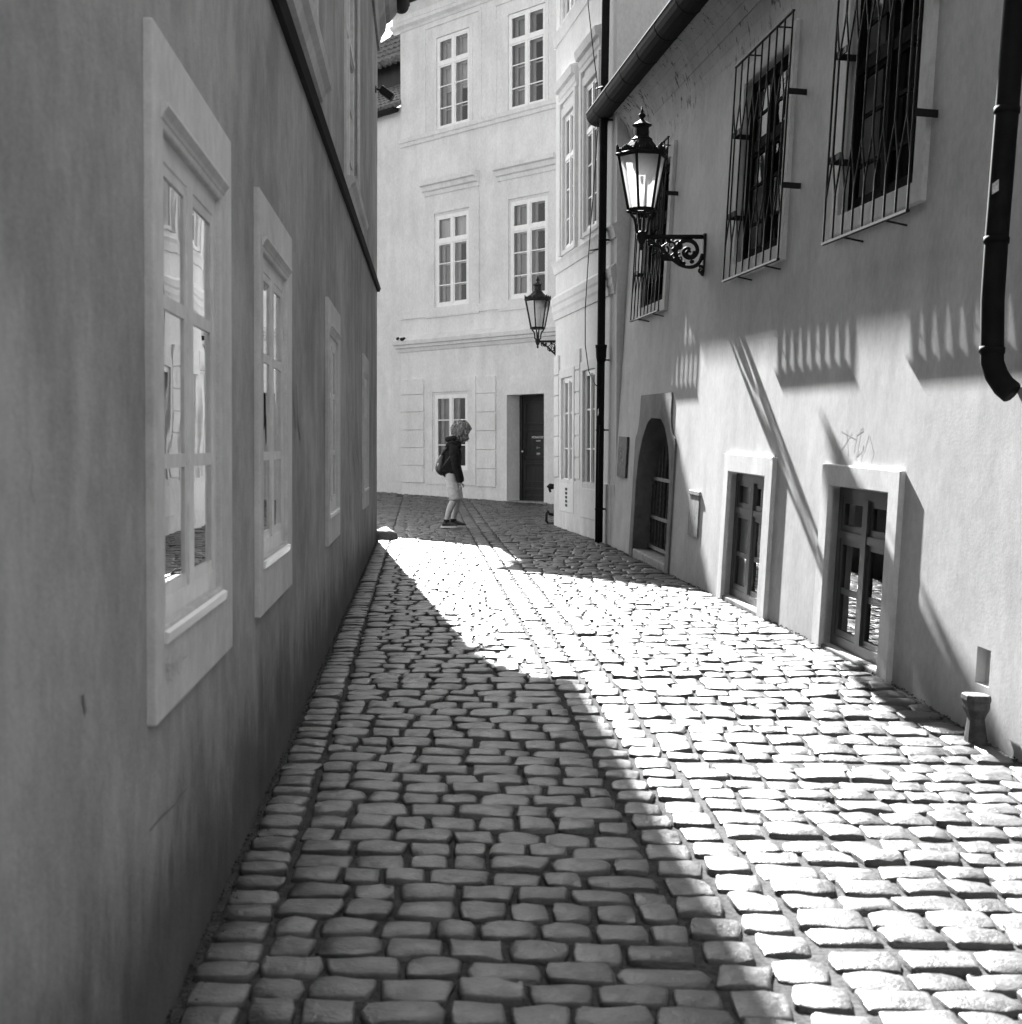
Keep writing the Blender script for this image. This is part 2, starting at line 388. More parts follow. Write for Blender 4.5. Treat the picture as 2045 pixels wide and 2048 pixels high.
# ================================================================== GROUND
def build_ground():
    xs = sorted(set([-400, -60, -14] + list(np.arange(-8, 6.01, .5)) + [12, 60, 400])); ys = sorted(set([-400, -40, -14] + list(np.arange(-10, 40, .5)) + [48, 100, 700]))
    X, Y = np.meshgrid(xs, ys); Z = gz(X, Y) - .017
    Z = np.where((np.abs(X) > 100) | (Y > 90) | (Y < -30), Z - .5, Z)
    nx = len(xs); vs = list(zip(X.ravel(), Y.ravel(), Z.ravel()))
    fs = [(j * nx + i, j * nx + i + 1, (j + 1) * nx + i + 1, (j + 1) * nx + i) for j in range(len(ys) - 1) for i in range(nx - 1)]
    me = bpy.data.meshes.new('ground'); me.from_pydata(vs, [], fs); me.materials.append(M['sand'])
    o = bpy.data.objects.new('ground', me); COL.objects.link(o); o['kind'] = 'structure'
build_ground()
def build_cobbles():
    stones = []   # cx, cy, a, b, rot, hi-res
    def row(x0, x1, y, b, skew, wmin, wmax):
        x = x0 + rng.uniform(0, .02)
        while x < x1 - .05:
            w = rng.uniform(wmin, wmax)
            if x1 - (x + w) < .09: w = x1 - x
            gap = rng.uniform(.006, .016)
            cx = x + w / 2; yy = y + skew * (cx - x0) + rng.normal(0, .006)
            stones.append((cx, yy, max(w / 2 - gap / 2, .03), b, rng.normal(0, .03)))
            x += w
    strip = lambda y: .97 - .069 * y
    y = 1.2
    while y < 35:
        p = rng.uniform(.145, .190)
        b = p / 2 - rng.uniform(.003, .008)
        yy = y + p / 2
        inlane = yy < 18.9
        L = xl(yy) + .184
        sl, sr = strip(yy) - .17, strip(yy) + .17
        Rr = xr(yy) - .035 if yy < R0.y else B0.x + (R0.x - B0.x) * (B0.y - yy) / (B0.y - R0.y)
        if yy > B0.y: Rr = 4.5
        row(L, sl, yy, b, rng.normal(0.0, .008), .125, .225)
        y2 = yy + rng.uniform(-.03, .03)
        row(sr, Rr, y2, b, .035 + rng.normal(0, .008), .13, .225)
        if not inlane: row(xl(yy) - 7, xl(yy) + .05, yy, b, 0, .13, .225)
        y += p
    y = 1.2
    while y < 35:       # the two setts columns down the middle
        for c in (-.085, .085):
            p = .188
            yy = y + (0 if c < 0 else .05) + rng.normal(0, .006)
            stones.append((strip(yy) + c + rng.normal(0, .003), yy + p / 2, .076 + rng.normal(0, .002), p / 2 - .008 + rng.normal(0, .004), -.069 + rng.normal(0, .03)))
        y += .188
    y = 1.2
    while y < 30:       # border course along the left wall
        p = rng.uniform(.12, .17)
        stones.append((xl(y) + .10, y + p / 2, .078 + rng.normal(0, .003), p / 2 - .008, rng.normal(0, .04)))
        y += p
    S = np.array(stones); n = len(S)
    us = np.array([-1.0, -.985, -.94, -.86, -.3, .3, .86, .94, .985, 1.0]); vs_ = np.array([-1.0, -.98, -.92, -.82, 0, .82, .92, .98, 1.0])
    U, V = np.meshgrid(us, vs_); U = U.ravel(); V = V.ravel(); k = len(U); nu, nv = len(us), len(vs_)
    r = np.maximum(np.abs(U), np.abs(V)); pn = 6.5
    fac = np.where(r > 0, r / np.maximum((np.abs(U) ** pn + np.abs(V) ** pn) ** (1 / pn), 1e-6), 1)
    Uu, Vv = U * fac, V * fac
    cx, cy, a, b, rot = (S[:, i][:, None] for i in range(5))
    ph = rng.uniform(0, 6.28, (n, 4)); am = rng.uniform(.0, .065, (n, 4))
    # wobbling outlines and crooked ends
    tx = 1 + am[:, :1] * np.sin(Vv * 2.2 + ph[:, :1]) + .5 * am[:, 1:2] * np.sin(Vv * 5 + ph[:, 1:2])
    ty = 1 + 1.1 * am[:, 2:3] * np.sin(Uu * 2.0 + ph[:, 2:3]) + .7 * am[:, 3:4] * np.sin(Uu * 5.5 + ph[:, 3:4])
    rj = np.where(r > .8, 1, 0) * .0016
    lx = a * Uu * tx + rj * rng.normal(0, 1, (n, k)) + .06 * b * rng.normal(0, 1, (n, 1)) * Vv; ly = b * Vv * np.clip(ty, .75, 1.08) + rj * rng.normal(0, 1, (n, k))
    X = cx + lx * np.cos(rot) - ly * np.sin(rot); Y = cy + lx * np.sin(rot) + ly * np.cos(rot)
    dome = rng.uniform(.002, .008, (n, 1))
    h = -dome * (.55 * Uu ** 2 * np.abs(Uu) + .9 * Vv ** 2) + .0035 * np.sin(Uu * 3 + ph[:, :1]) * np.cos(Vv * 2.5 + ph[:, 1:2])
    h = h - np.where(r > .90, .0012, 0) - np.where(r > .965, .0045, 0) - np.where(r > .99, .035, 0)
    chip = rng.random((n, k)) < .10; h = h + rng.normal(0, .0008, (n, k)) - np.where((r > .83) & (r < .97) & chip, rng.uniform(.002, .008, (n, k)), 0)
    tilt = rng.normal(0, .016, (n, 2))
    h = h + tilt[:, :1] * lx + tilt[:, 1:2] * ly + rng.normal(0, .003, (n, 1)) + .002
    Z = gz(cx, cy) + h + 0 * X
    # real slope of the ground across each stone
    e = .05
    Z = Z + (gz(cx + e, cy) - gz(cx, cy)) / e * (X - cx) + (gz(cx, cy + e) - gz(cx, cy)) / e * (Y - cy)
    co = np.stack([X, Y, Z], -1).reshape(-1, 3)
    base = np.array([(j * nu + i, j * nu + i + 1, (j + 1) * nu + i + 1, (j + 1) * nu + i) for j in range(nv - 1) for i in range(nu - 1)])
    fc = (base[None] + (np.arange(n) * k)[:, None, None]).reshape(-1, 4)
    me = bpy.data.meshes.new('cobbled_street')
    me.vertices.add(len(co)); me.vertices.foreach_set('co', co.ravel())
    me.loops.add(fc.size); me.loops.foreach_set('vertex_index', fc.ravel())
    me.polygons.add(len(fc)); me.polygons.foreach_set('loop_start', np.arange(len(fc)) * 4)
    me.update(calc_edges=True); me.validate()
    me.polygons.foreach_set('use_smooth', np.ones(len(fc), bool))
    tone = np.repeat(np.clip(rng.normal(.058, .020, n), .02, .13), k)
    at = me.attributes.new('tone', 'FLOAT', 'POINT'); at.data.foreach_set('value', tone.astype(np.float32))
    me.materials.append(M['cobble'])
    o = bpy.data.objects.new('cobbled_street', me); COL.objects.link(o); o['kind'] = 'structure'
    print('stones', n)
build_cobbles()

# ================================================================== LEFT HOUSE
LEFT_END = LF.uv(754, 1000)[0]
print('left end', LEFT_END)
lh = thing('town_house', LF.P(LEFT_END, 0, 0), 'grey plastered house in shade filling the left side of the lane', 'house', 'houses around the lane')
def left_house():
    w1 = rect_px(LF, 310, 255, 427, 1240)   # not the same row: use columns and heights at s0
    s0, _ = LF.uv(310, 700); s1, _ = LF.uv(429, 700)
    _, zt = LF.uv(312, 262); _, zb = LF.uv(313, 1252)
    WID, ZT, ZB = s1 - s0, zt, zb
    o0, _ = LF.uv(290, 700); o1, _ = LF.uv(450, 700); _, ot = LF.uv(281, 25); _, ob = LF.uv(301, 1448)
    ml, mr = s0 - o0, o1 - s1
    wins = [s0]
    for px0, px1 in ((505, 573), (646, 677), (722, 735.5)):
        a, _ = LF.uv(px0, 850); b, _ = LF.uv(px1, 850); c = (a + b) / 2
        wins.append(c - WID / 2)
    print('left window', WID, ZB, ZT, 'outer', o1 - o0, ob, ot, wins)
    # upper windows
    ua, uzb = LF.uv(713, 372, .1); ub, _ = LF.uv(738, 418, .1); uzb += .10; _, uzt = LF.uv(725, 45)
    u1a, _ = LF.uv(607, 48, .1); u1b, u1z = LF.uv(658, 177, .1); print('u1z', u1z, uzb); uw = ub - ua
    uw -= .36; ups = [ua + .18, (u1a + u1b) / 2 - uw / 2]
    print('upper', ups, uw, uzb, uzt)
    TOP = 6.75
    ops = [(a, a + WID, ZB, ZT) for a in wins] + [(a, a + uw, uzb, uzt) for a in ups]
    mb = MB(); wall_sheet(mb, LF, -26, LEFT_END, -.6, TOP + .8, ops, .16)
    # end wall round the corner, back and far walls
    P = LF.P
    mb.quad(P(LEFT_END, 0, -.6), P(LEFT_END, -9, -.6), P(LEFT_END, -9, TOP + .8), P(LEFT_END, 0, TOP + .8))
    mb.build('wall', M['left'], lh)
    for a in wins:
        o = (a, a + WID, ZB, ZT)
        w = make_window(lh, LF, o, .004, M['paint_old'], 2, None, (1 / 3, 2 / 3), fw=.055, mw=.08, bw=.035, dp=.05, glass='glass2', room=.7, proud=.003, gd=.008)
        sm = MB(); sm.ring(LF, (a - ml, a + WID + mr, ob, ot), o, -.02, .022); sm.build('surround', M['left_trim'], w, bevel=.006)
        hm = MB(); hm.profile(LF, a - .03, a + WID + .05, [(.020, ZT + .02), (.020, ZT + .055), (.038, ZT + .055), (.040, ZT + .045), (.028, ZT + .03), (.024, ZT + .02)])
        hm.build('hood', M['left_trim'], w)
        im = MB(); im.profile(LF, a - .02, a + WID + .02, [(-.05, ZB - .04), (.030, ZB - .04), (.034, ZB - .015), (-.05, ZB + .012)]); im.build('sill', M['paint'], w)
        for hz in (.12, .38, .62, .88):
            hb = MB(); zc = ZB + (ZT - ZB) * hz; hb.box(LF, a + .006, a + .022, .0, .016, zc - .035, zc + .035); hb.build('hinge', M['rust'], w)
    for a in ups:
        o = (a, a + uw, uzb, uzt)
        w = make_window(lh, LF, o, -.03, M['paint_old'], 2, .66, (.22, .44), glass='glass2', room=.6, curtain=[(0, 1, 0, 1, 'curtain_white', -.3)])
        sm = MB(); sm.ring(LF, (a - .10, a + uw + .10, uzb - .02, uzt + .12), o, -.02, .02); sm.build('surround', M['left_trim'], w)
        im = MB(); im.profile(LF, a - .16, a + uw + .16, [(-.02, uzb - .13), (.04, uzb - .13), (.06, uzb - .08), (.09, uzb - .06), (.10, uzb - .02), (-.02, uzb)]); im.build('sill', M['left_trim'], w)
        hm = MB(); hm.profile(LF, a - .14, a + uw + .14, [(.0, uzt + .16), (.06, uzt + .16), (.10, uzt + .24), (.0, uzt + .26)]); hm.build('hood', M['left'], w)
    mb = MB(); fr = Frame((0, 0, 0), (1, 0, 0), (0, -1, 0))
    mb.box(fr, -.8, 4.2, 1.2, 12, 3.05, TOP + 2.5); mb.box(fr, -.4, 3.6, 11.6, 12.0, -.5, 3.0); mb.build('added_sky_blocker', M['left'], lh)  # unseen block added behind the camera to keep skylight off the near paving
    # dark flashing ledge
    a0, z0 = LF.uv(556, 0); a1, z1 = LF.uv(753, 566)
    k = (z1 - z0) / (a1 - a0); zz = lambda s: z0 + k * (s - a0)
    mb = MB(); pr = [(0, -.08), (.03, -.085), (.05, -.04), (.0, .01)]
    mb.profile(LF, -26, LEFT_END + .02, pr, True, zz(-26), zz(LEFT_END)); mb.build('ledge', M['zinc'], lh)
    # cornice, gutter, roof
    pr = [(0, TOP - .05), (.03, TOP - .05), (.05, TOP + .12), (.11, TOP + .22), (.12, TOP + .30), (.17, TOP + .33), (.25, TOP + .44), (.27, TOP + .52), (0, TOP + .60)]
    mb = MB(); mb.profile(LF, -26, LEFT_END + .0, pr); mb.build('cornice', M['left'], lh)
    mb = MB(); r = .105; zc = TOP + .58; nc = .31
    arc = [(nc + r * math.cos(t), zc + r * math.sin(t)) for t in np.linspace(math.pi, 2 * math.pi, 12)]
    arc2 = [(nc + (r - .008) * math.cos(t), zc + (r - .008) * math.sin(t)) for t in np.linspace(2 * math.pi, math.pi, 12)]
    mb.profile(LF, -26, LEFT_END + .12, arc + [(nc + r + .012, zc), (nc + r + .012, zc + .02), (nc + r - .01, zc + .02)] + arc2)
    mb.quad(LF.P(LEFT_END + .118, nc - r, zc), LF.P(LEFT_END + .118, nc + r, zc), LF.P(LEFT_END + .118, nc + r * .7, zc - r * .7), LF.P(LEFT_END + .118, nc - r * .7, zc - r * .7))
    mb.build('gutter', M['zinc'], lh, smooth=False)
    mb = MB(); mb.profile(LF, -26, LEFT_END + .1, [(.33, TOP + .62), (.33, TOP + .74), (-4.5, TOP + 3.0), (-9, TOP + .62), (-9, TOP + .55), (.0, TOP + .55)]); mb.build('roof', M['tile'], lh)
    # graffiti on the first apron, scratches on plaster
    def scribble(name, fr, pts_px, n, r, mat, par):
        mb = MB()
        for st in pts_px:
            mb.ribbon(fr, [fr.uv(x, y, n) for x, y in st], n, r * 2)
        return mb.build(name, mat, par)
    W1 = [c for c in lh.children if c.name.startswith('window')][0]
    scribble('graffiti', LF, [[(338, 1312), (333, 1322), (336, 1330), (345, 1332), (340, 1345), (334, 1340)], [(352, 1296), (350, 1318), (356, 1330), (360, 1310)], [(364, 1290), (362, 1325)],
                              [(369, 1300), (366, 1318), (374, 1312), (373, 1288)], [(340, 1330), (338, 1358), (345, 1362)], [(352, 1325), (358, 1350), (362, 1330)], [(366, 1320), (364, 1345)], [(344, 1345), (348, 1352)]], .030, .0022, M['pencil2'], W1)
    for st in ([(60, 900), (66, 940), (61, 975), (70, 1010)], [(208, 1560), (200, 1600), (206, 1650), (196, 1700)], [(470, 640), (474, 690), (470, 720), (476, 770)], [(574, 1170), (566, 1220), (572, 1260), (560, 1300)], [(120, 330), (126, 380), (120, 420)]):
        mb = MB(); mb.ribbon(LF, [LF.uv(x, y, .002) for x, y in st], .002, .0022); mb.build('plaster_crack', M['pencil'], lh)
    for st in ([(374, 1577), (360, 1592), (350, 1610), (330, 1628), (318, 1640), (300, 1662)],):
        mb = MB(); mb.ribbon(LF, [LF.uv(x, y, .002) for x, y in st], .002, .004); mb.build('plaster_crack', M['pencil'], lh)
    mb = MB(); mb.ribbon(LF, [LF.uv(x, y, .002) for x, y in ((166, 1390), (168, 1405), (172, 1428))], .002, .012); mb.build('scuff_mark', M['pencil'], lh)
    for grp0 in ([[(703, 870), (706, 905), (712, 950), (714, 985)], [(711, 845), (713, 900), (719, 930), (718, 960)], [(702, 990), (699, 1010), (703, 1040)]],
                [[(742, 850), (744, 905), (747, 950)], [(738, 880), (741, 930)], [(746, 840), (748, 930)]], [[(585, 760), (588, 810), (592, 860)], [(593, 770), (597, 850), (601, 880)]]):
        for q in grp0: scribble('graffiti', LF, [q], .003, .010, M['pencil'], lh)
left_house()

# ================================================================== RIGHT HOUSE
rh = thing('town_house', RF.P(0, 0, 0), 'low pale rendered house with window grilles and a pointed stone doorway on the right', 'house', 'houses around the lane')
RSC = {}
def right_house():
    # grille windows
    a, d = RF.uv(1500, 171, 0); _, c = RF.uv(1566, 492, 0); b, _ = RF.uv(1566, 492, 0)
    GW, GH = b - a, d - c
    print('grille opening', a, b, c, d)
    gops = []
    for px, py in ((1331, 598), (1563, 490), (1836, 365)):
        bb, cc = RF.uv(px, py, 0); gops.append((bb - GW, bb, cc, cc + GH))
    bops = [rect_px(RF, 1464, 946, 1527, 1223), rect_px(RF, 1668, 974, 1772, 1342)]
    fx = []
    for o, (tl, tr, br) in zip(bops, (((1464, 947), (1534, 951), (1523, 1225)), ((1668, 974), (1781, 984), (1768, 1345)))):
        s0, d1 = RF.uv(*tl); s1, d2 = RF.uv(*tr); s2, c2 = RF.uv(*br)
        fx.append((s0, (s1 + s2) / 2, c2, (d1 + d2) / 2))
    bops = fx
    print('basement', bops, 'grille', gops)
    # arch door pixel outlines
    def p(x, y): return RF.uv(x, y)
    aL, aR = p(1278, 926)[0], p(1340.5, 1000)[0]; zs = p(1277, 975)[1]; zap = p(1307, 836)[1]
    zbot = p(1275, 1100)[1]
    oL, oR = p(1267, 1000)[0], p(1350, 960)[0]; zsh = p(1269, 873)[1]; zt = (p(1285, 792)[1] + p(1331, 785)[1]) / 2
    tL, tR = p(1285, 800)[0], p(1332, 795)[0]
    print('arch', aL, aR, zs, zap, zbot, oL, oR, zsh, tL, tR, zt)
    S_END = 42.0; EZ = 5.9
    lipA = RF.uv(1173, 229, .52); lipB = RF.uv(1344, 0, .52)
    print('lip', lipA, lipB)
    gslope = (lipB[1] - lipA[1]) / (lipB[0] - lipA[0]); lip = lambda s: lipA[1] + gslope * (s - lipA[0])
    ZC = lip(6) - .72     # where the cove leaves the wall
    ac = (aL + aR) / 2; ah = (aR - aL) / 2; AR = (ah ** 2 + (zap - zs) ** 2) / (2 * ah); print('arch radius', AR, ah)
    def hw(z):     # half width of the pointed arch at height z
        if z <= zs: return ah
        return ah - (AR - math.sqrt(max(AR ** 2 - (z - zs) ** 2, 0)))
    hole = [(aL - .03, aR + .03, zbot - .7, zs)]
    zz_ = np.linspace(zs, zap, 9)
    for z0, z1 in zip(zz_, zz_[1:]): hole.append((ac - hw(z0) - .015, ac + hw(z0) + .015, z0, z1))
    nch = rect_px(RF, 1956, 1292, 1978, 1376)
    ops = gops + bops + hole + [nch]
    mb = MB(); wall_sheet(mb, RF, 0, S_END, -.9, ZC, ops, .22, noreveal=tuple(range(5, 5 + len(hole))))
    # end wall of the house at the far corner, cove under the eave
    P = RF.P
    mb.quad(P(0, 0, -.9), P(0, -6, -.9), P(0, -6, ZC), P(0, 0, ZC))
    cov = [(.36 * (1 - math.cos(t)), ZC + (lip(0) - .10 - ZC) * math.sin(t)) for t in np.linspace(0, math.pi / 2, 9)]
    for (n0, z0), (n1, z1) in zip(cov, cov[1:]):
        dz = gslope * S_END
        mb.quad(P(0, n0, z0), P(S_END, n0, z0 + dz * (z0 - ZC) / .8), P(S_END, n1, z1 + dz * (z1 - ZC) / .8), P(0, n1, z1))
    mb.add([P(0, n, z) for n, z in cov] + [P(0, -.3, cov[-1][1]), P(0, -.3, ZC)], [tuple(range(len(cov) + 2))])
    mb.quad(P(nch[0], -.05, nch[2]), P(nch[1], -.05, nch[2]), P(nch[1], -.05, nch[3]), P(nch[0], -.05, nch[3]))
    mb.build('wall', M['right'], rh)
    # gutter
    r = .150; nc = .52 - r
    arc = [(nc + r * math.cos(t), r * math.sin(t)) for t in np.linspace(math.pi, 2 * math.pi, 10)]
    arc2 = [(nc + (r - .007) * math.cos(t), (r - .007) * math.sin(t)) for t in np.linspace(2 * math.pi, math.pi, 10)]
    mb = MB(); s0 = lipA[0]; mb.profile(RF, s0, S_END, arc + [(nc + r + .01, .0), (nc + r + .01, .018), (nc + r - .006, .018)] + arc2, True, lip(s0), lip(S_END))
    mb.quad(P(s0 + .002, nc - r, lip(s0)), P(s0 + .002, nc + r, lip(s0)), P(s0 + .002, nc + r * .7, lip(s0) - r * .7), P(s0 + .002, nc - r * .7, lip(s0) - r * .7))
    k = s0 + .55
    while k < 18:    # joint straps of the gutter
        ring = [(nc + (r + .005) * math.cos(t), (r + .005) * math.sin(t)) for t in np.linspace(math.pi, 2 * math.pi, 10)]
        mb.profile(RF, k, k + .03, ring + [(nc + r, .004), (nc - r, .004)], True, lip(k), lip(k)); k += 1.0
    mb.build('gutter', M['zinc'], rh)
    mb = MB(); mb.profile(RF, s0 + .08, S_END, [(.46, .03), (.46, .055), (-4.2, 2.9), (-6, 2.9), (-6, .0), (-.05, .0)], True, lip(s0), lip(S_END)); mb.build('roof', M['tile'], rh)
    mb = MB(); mb.profile(RF, s0 + .10, s0 + .14, [(.0, -.16), (.36, -.16), (.38, -.02), (.38, .03), (.0, .03)], True, lip(s0), lip(s0)); mb.build('eave_board', M['darkwood'], rh)
    # grille windows
    for i, o in enumerate(gops):
        w = make_window(rh, RF, o, -.035, M['blackwood'], 2, .62, (.2, .41, .8), fw=.06, mw=.07, tw=.07, bw=.025, glass='glass3', room=.6)
        sm = MB(); a, b, c, d = o; t = .15
        sm.ring(RF, (a - t, b + t, c - .13, d + t), o, -.03, .035); sm.build('surround', M['right_trim'], w, bevel=.008)
    BLs = (((1262, 641), (1317, 621)), ((1447, 559), (1556, 520)), ((1647, 485), (1815, 422)))
    _, gtop = RF.uv(1572, 40, .14); _, gbot = RF.uv(1556, 520, .14); GHH = gtop - gbot
    wins = [c for c in rh.children if c.name.startswith('window')]
    for (bl, br), w in zip(BLs, wins):
        s0, z0 = RF.uv(*bl, .14); s1, z1 = RF.uv(*br, .14); zb = (z0 + z1) / 2; H = GHH
        mb = MB(); n = .14; q = 9; p_ = (s1 - s0) / (q - 1); rb = .0080
        def bar(pts, r=rb): mb.tube([RF.P(x, n, zb + h) for x, h in pts], r, 6)
        A, B = .16 * H, .31 * H; C_, D_ = .66 * H, .81 * H
        for i in range(q):
            x = s0 + i * p_
            bar([(x, 0), (x, A)]); bar([(x, D_), (x, H)])
            if i < q - 1:
                m = x + p_ / 2
                bar([(x, A), (m, B)], .0068); bar([(x + p_, A), (m, B)], .0068)
                bar([(m, B), (m, C_)]); bar([(m, C_), (x, D_)], .0068); bar([(m, C_), (x + p_, D_)], .0068)
        bar([(s0, A), (s0, D_)]); bar([(s1, A), (s1, D_)])
        mb.box(RF, s0 - .01, s1 + .01, n - .012, n + .012, zb - .012, zb + .004)
        mb.box(RF, s0 - .01, s1 + .01, n - .012, n + .012, zb + H, zb + H + .012)
        for h in (.30 * H, .68 * H):
            mb.box(RF, s0 - .012, s0 + p_ * 1.15, n - .014, n - .004, zb + h - .022, zb + h + .022)
            mb.box(RF, s1 - .004, s1 + .005, -.01, n + .004, zb + h - .022, zb + h + .022); mb.box(RF, s0 - .004, s0 + .005, -.01, n + .004, zb + h - .022, zb + h + .022)
        for x in (s0 + 2 * p_, s0 + 6 * p_):
            mb.tube([RF.P(x, n, zb - .004), RF.P(x + .02, -.02, zb - .03)], .007, 6); mb.tube([RF.P(x, n, zb + H), RF.P(x + .02, -.02, zb + H)], .007, 6)
        mb.build('grille', M['iron'], w)
    # basement windows
    for i, o in enumerate(bops):
        a, b, c, d = o
        w = make_window(rh, RF, (a + .0, b - .0, c, d), -.045, M['greywood'], 2, .70, (.35,), fw=.07, mw=.09, tw=.05, bw=.04, glass='glass', room=.8)
        tl, tr = ((1457, 908), (1556, 912)) if i == 0 else ((1654, 929), (1813, 939))
        sA, zA = RF.uv(*tl); sB, zB = RF.uv(*tr); zt_ = (zA + zB) / 2
        sm = MB(); sm.ring(RF, (sA, sB, -.5, zt_), (a, b, c - .1, d), -.14, .032)
        sm.build('surround', M['right_trim'], w, bevel=.020, seg=4)
        im = MB(); im.box(RF, a, b, -.14, .02, c - .14, c - .005); im.build('sill', M['sandstone'], w, bevel=.01)
    # pointed doorway
    def arch(aL, aR, zs, zap, k=14):
        c = (aL + aR) / 2; pts = []; h_ = c - aL; H_ = zap - zs; Rr = (h_ ** 2 + H_ ** 2) / (2 * h_); am = math.asin(min(H_ / Rr, 1))
        for i in range(k + 1):
            t = am * i / k; pts.append((aL + Rr - Rr * math.cos(t), zs + Rr * math.sin(t)))
        return pts + [(2 * c - x, z) for x, z in pts[::-1][1:]]
    inner = [(aL, zbot - .6)] + arch(aL, aR, zs, zap) + [(aR, zbot - .6)]
    outer = []
    m = len(inner); half = m // 2
    # outer outline: straight jamb, concave shoulder, flat top
    def out_pt(f):   # f 0..1 from left bottom to the top middle
        path = [(oL, zbot - .6), (oL, zsh)] + [(oL + (tL - oL) * math.sin(t) , zsh + (zt - zsh) * .62 * (1 - math.cos(t))) for t in np.linspace(.15, math.pi / 2, 8)] + [(tL, zt), ((tL + tR) / 2, zt)]
        L = [0]
        for (x0, z0), (x1, z1) in zip(path, path[1:]): L.append(L[-1] + math.hypot(x1 - x0, z1 - z0))
        t = f * L[-1]
        for i in range(len(path) - 1):
            if t <= L[i + 1] + 1e-9:
                q = (t - L[i]) / max(L[i + 1] - L[i], 1e-9)
                return (path[i][0] + (path[i + 1][0] - path[i][0]) * q, path[i][1] + (path[i + 1][1] - path[i][1]) * q)
        return path[-1]
    def mir(pt):
        x, z = pt; f = (x - oL) / ((tL + tR) / 2 - oL); return (oR - (oR - (tL + tR) / 2) * f, z)
    K = 40
    def resample(poly, k):
        L = [0]
        for (x0, z0), (x1, z1) in zip(poly, poly[1:]): L.append(L[-1] + math.hypot(x1 - x0, z1 - z0))
        xs = np.interp(np.linspace(0, L[-1], k), L, [q[0] for q in poly]); zs_ = np.interp(np.linspace(0, L[-1], k), L, [q[1] for q in poly]); return list(zip(xs, zs_))
    hi = resample(inner[:half + 1], K)
    L_in = hi; L_out = [out_pt(i / (K - 1)) for i in range(K)]
    R_in = [(2 * ((aL + aR) / 2) - x, z) for x, z in L_in]; R_out = [mir(q) for q in L_out]
    fi = L_in + R_in[::-1][1:]; fo = L_out + R_out[::-1][1:]
    mb = MB(); n1 = .018; k = len(fi)
    for i in range(k - 1):
        (x0, z0), (x1, z1), (u0, w0), (u1, w1) = fi[i], fi[i + 1], fo[i], fo[i + 1]
        mb.quad(P(u0, n1, w0), P(u1, n1, w1), P(x1, n1, z1), P(x0, n1, z0))
        mb.quad(P(u0, n1, w0), P(u1, n1, w1), P(u1, -.02, w1), P(u0, -.02, w0))
        mb.quad(P(x0, n1, z0), P(x1, n1, z1), P(x1, -.34, z1), P(x0, -.34, z0))
    mb.build('door_surround', M['sandstone'], rh)
    mb = MB(); mb.box(RF, aL + .01, aR - .01, -.325, .015, zbot - .6, zbot); mb.build('doorstep', M['stone'], rh, bevel=.015)
    gate = MB(); n = -.17
    k = 11
    for i in range(k):
        x = aL + .05 + (aR - aL - .1) * i / (k - 1); c = (aL + aR) / 2; f = abs(x - c) / ((aR - aL) / 2)
        gate.tube([P(x, n, zbot + .03), P(x, n, zs + (zap - zs) * (1 - f ** 1.2) * .9)], .010, 6)
    for z in (zbot + .05, zbot + (zs - zbot) * .55, zs + .12): gate.box(RF, aL + .03, aR - .03, n - .012, n + .014, z - .02, z + .02)
    gate.build('gate', M['gate'], rh)
    bk = MB(); bk.box(RF, aL - .1, aR + .1, -1.4, -.33, zbot - .6, zap + .1); bk.build('passage', M['dark'], rh)
    # plates and boxes on the wall
    o = rect_px(RF, 1243, 873, 1255, 956); mb = MB(); mb.box(RF, o[0], o[1], .0, .03, o[2], o[3]); pl = mb.build('meter_plate', M['rust'], rh, bevel=.004)
    o = rect_px(RF, 1383, 988, 1397, 1076); mb = MB(); mb.box(RF, o[0], o[1], -.01, .014, o[2], o[3]); mb.box(RF, o[0] - .01, o[1] + .01, -.01, .022, o[3], o[3] + .04); mb.build('junction_box', M['stone'], rh, bevel=.004)
    for q in ((1248, 890), (1247, 905), (1250, 918)):
        a, z = RF.uv(*q); mb = MB(); mb.tube([RF.P(a, .031, z), RF.P(a + .03, .031, z - .03), RF.P(a + .01, .031, z - .07)], .006, 5); mb.build('graffiti', M['letter'], pl)
    # drain pipe at the right edge
    n = .12; pts = []
    for px, py in ((2052, -260), (2036, -40), (2015, 220), (1994, 480), (1986, 600), (1985, 700)):
        a, z = RF.uv(px, py, n); pts.append((a, n, z))
    a, nn, z = pts[-1]; pts += [(a, n - .005, z - .06), (a + .015, n - .025, z - .12), (a + .045, n - .05, z - .17), (a + .08, n - .075, z - .20)]
    mb = MB(); mb.tube([RF.P(*q) for q in pts], .056, 14)
    for j in (2, 3, 5): mb.tube([RF.P(pts[j][0], pts[j][1], pts[j][2] + .015), RF.P(pts[j][0], pts[j][1], pts[j][2] - .015)], .061, 14)
    dp = mb.build('downpipe', M['zinc'], rh, smooth=True)
    a, z = RF.uv(1990, 378, .18); mb = MB(); mb.add([RF.P(a - .03, .178, z - .02), RF.P(a + .03, .172, z - .01), RF.P(a + .022, .172, z + .045), RF.P(a - .035, .178, z + .03)], [(0, 1, 2, 3)]); mb.build('sticker', M['paper'], dp)
    # scratched drawing on the plaster
    mb = MB()
    for st in ([(1683, 862), (1712, 878)], [(1705, 865), (1680, 905)], [(1694, 858), (1697, 912)], [(1708, 905), (1714, 870), (1722, 864), (1712, 920)], [(1718, 900), (1714, 912), (1722, 905), (1728, 890), (1722, 922)], [(1738, 870), (1728, 905)], [(1739, 870), (1748, 905), (1742, 925)], [(1722, 858), (1726, 855), (1727, 862), (1722, 864), (1722, 858)]):
        mb.ribbon(RF, [RF.uv(x, y, .001) for x, y in st], .001, .007)
    mb.build('graffiti', M['pencil2'], rh)
    RSC['lamp'] = (RF.uv(1413, 474, 0))
right_house()

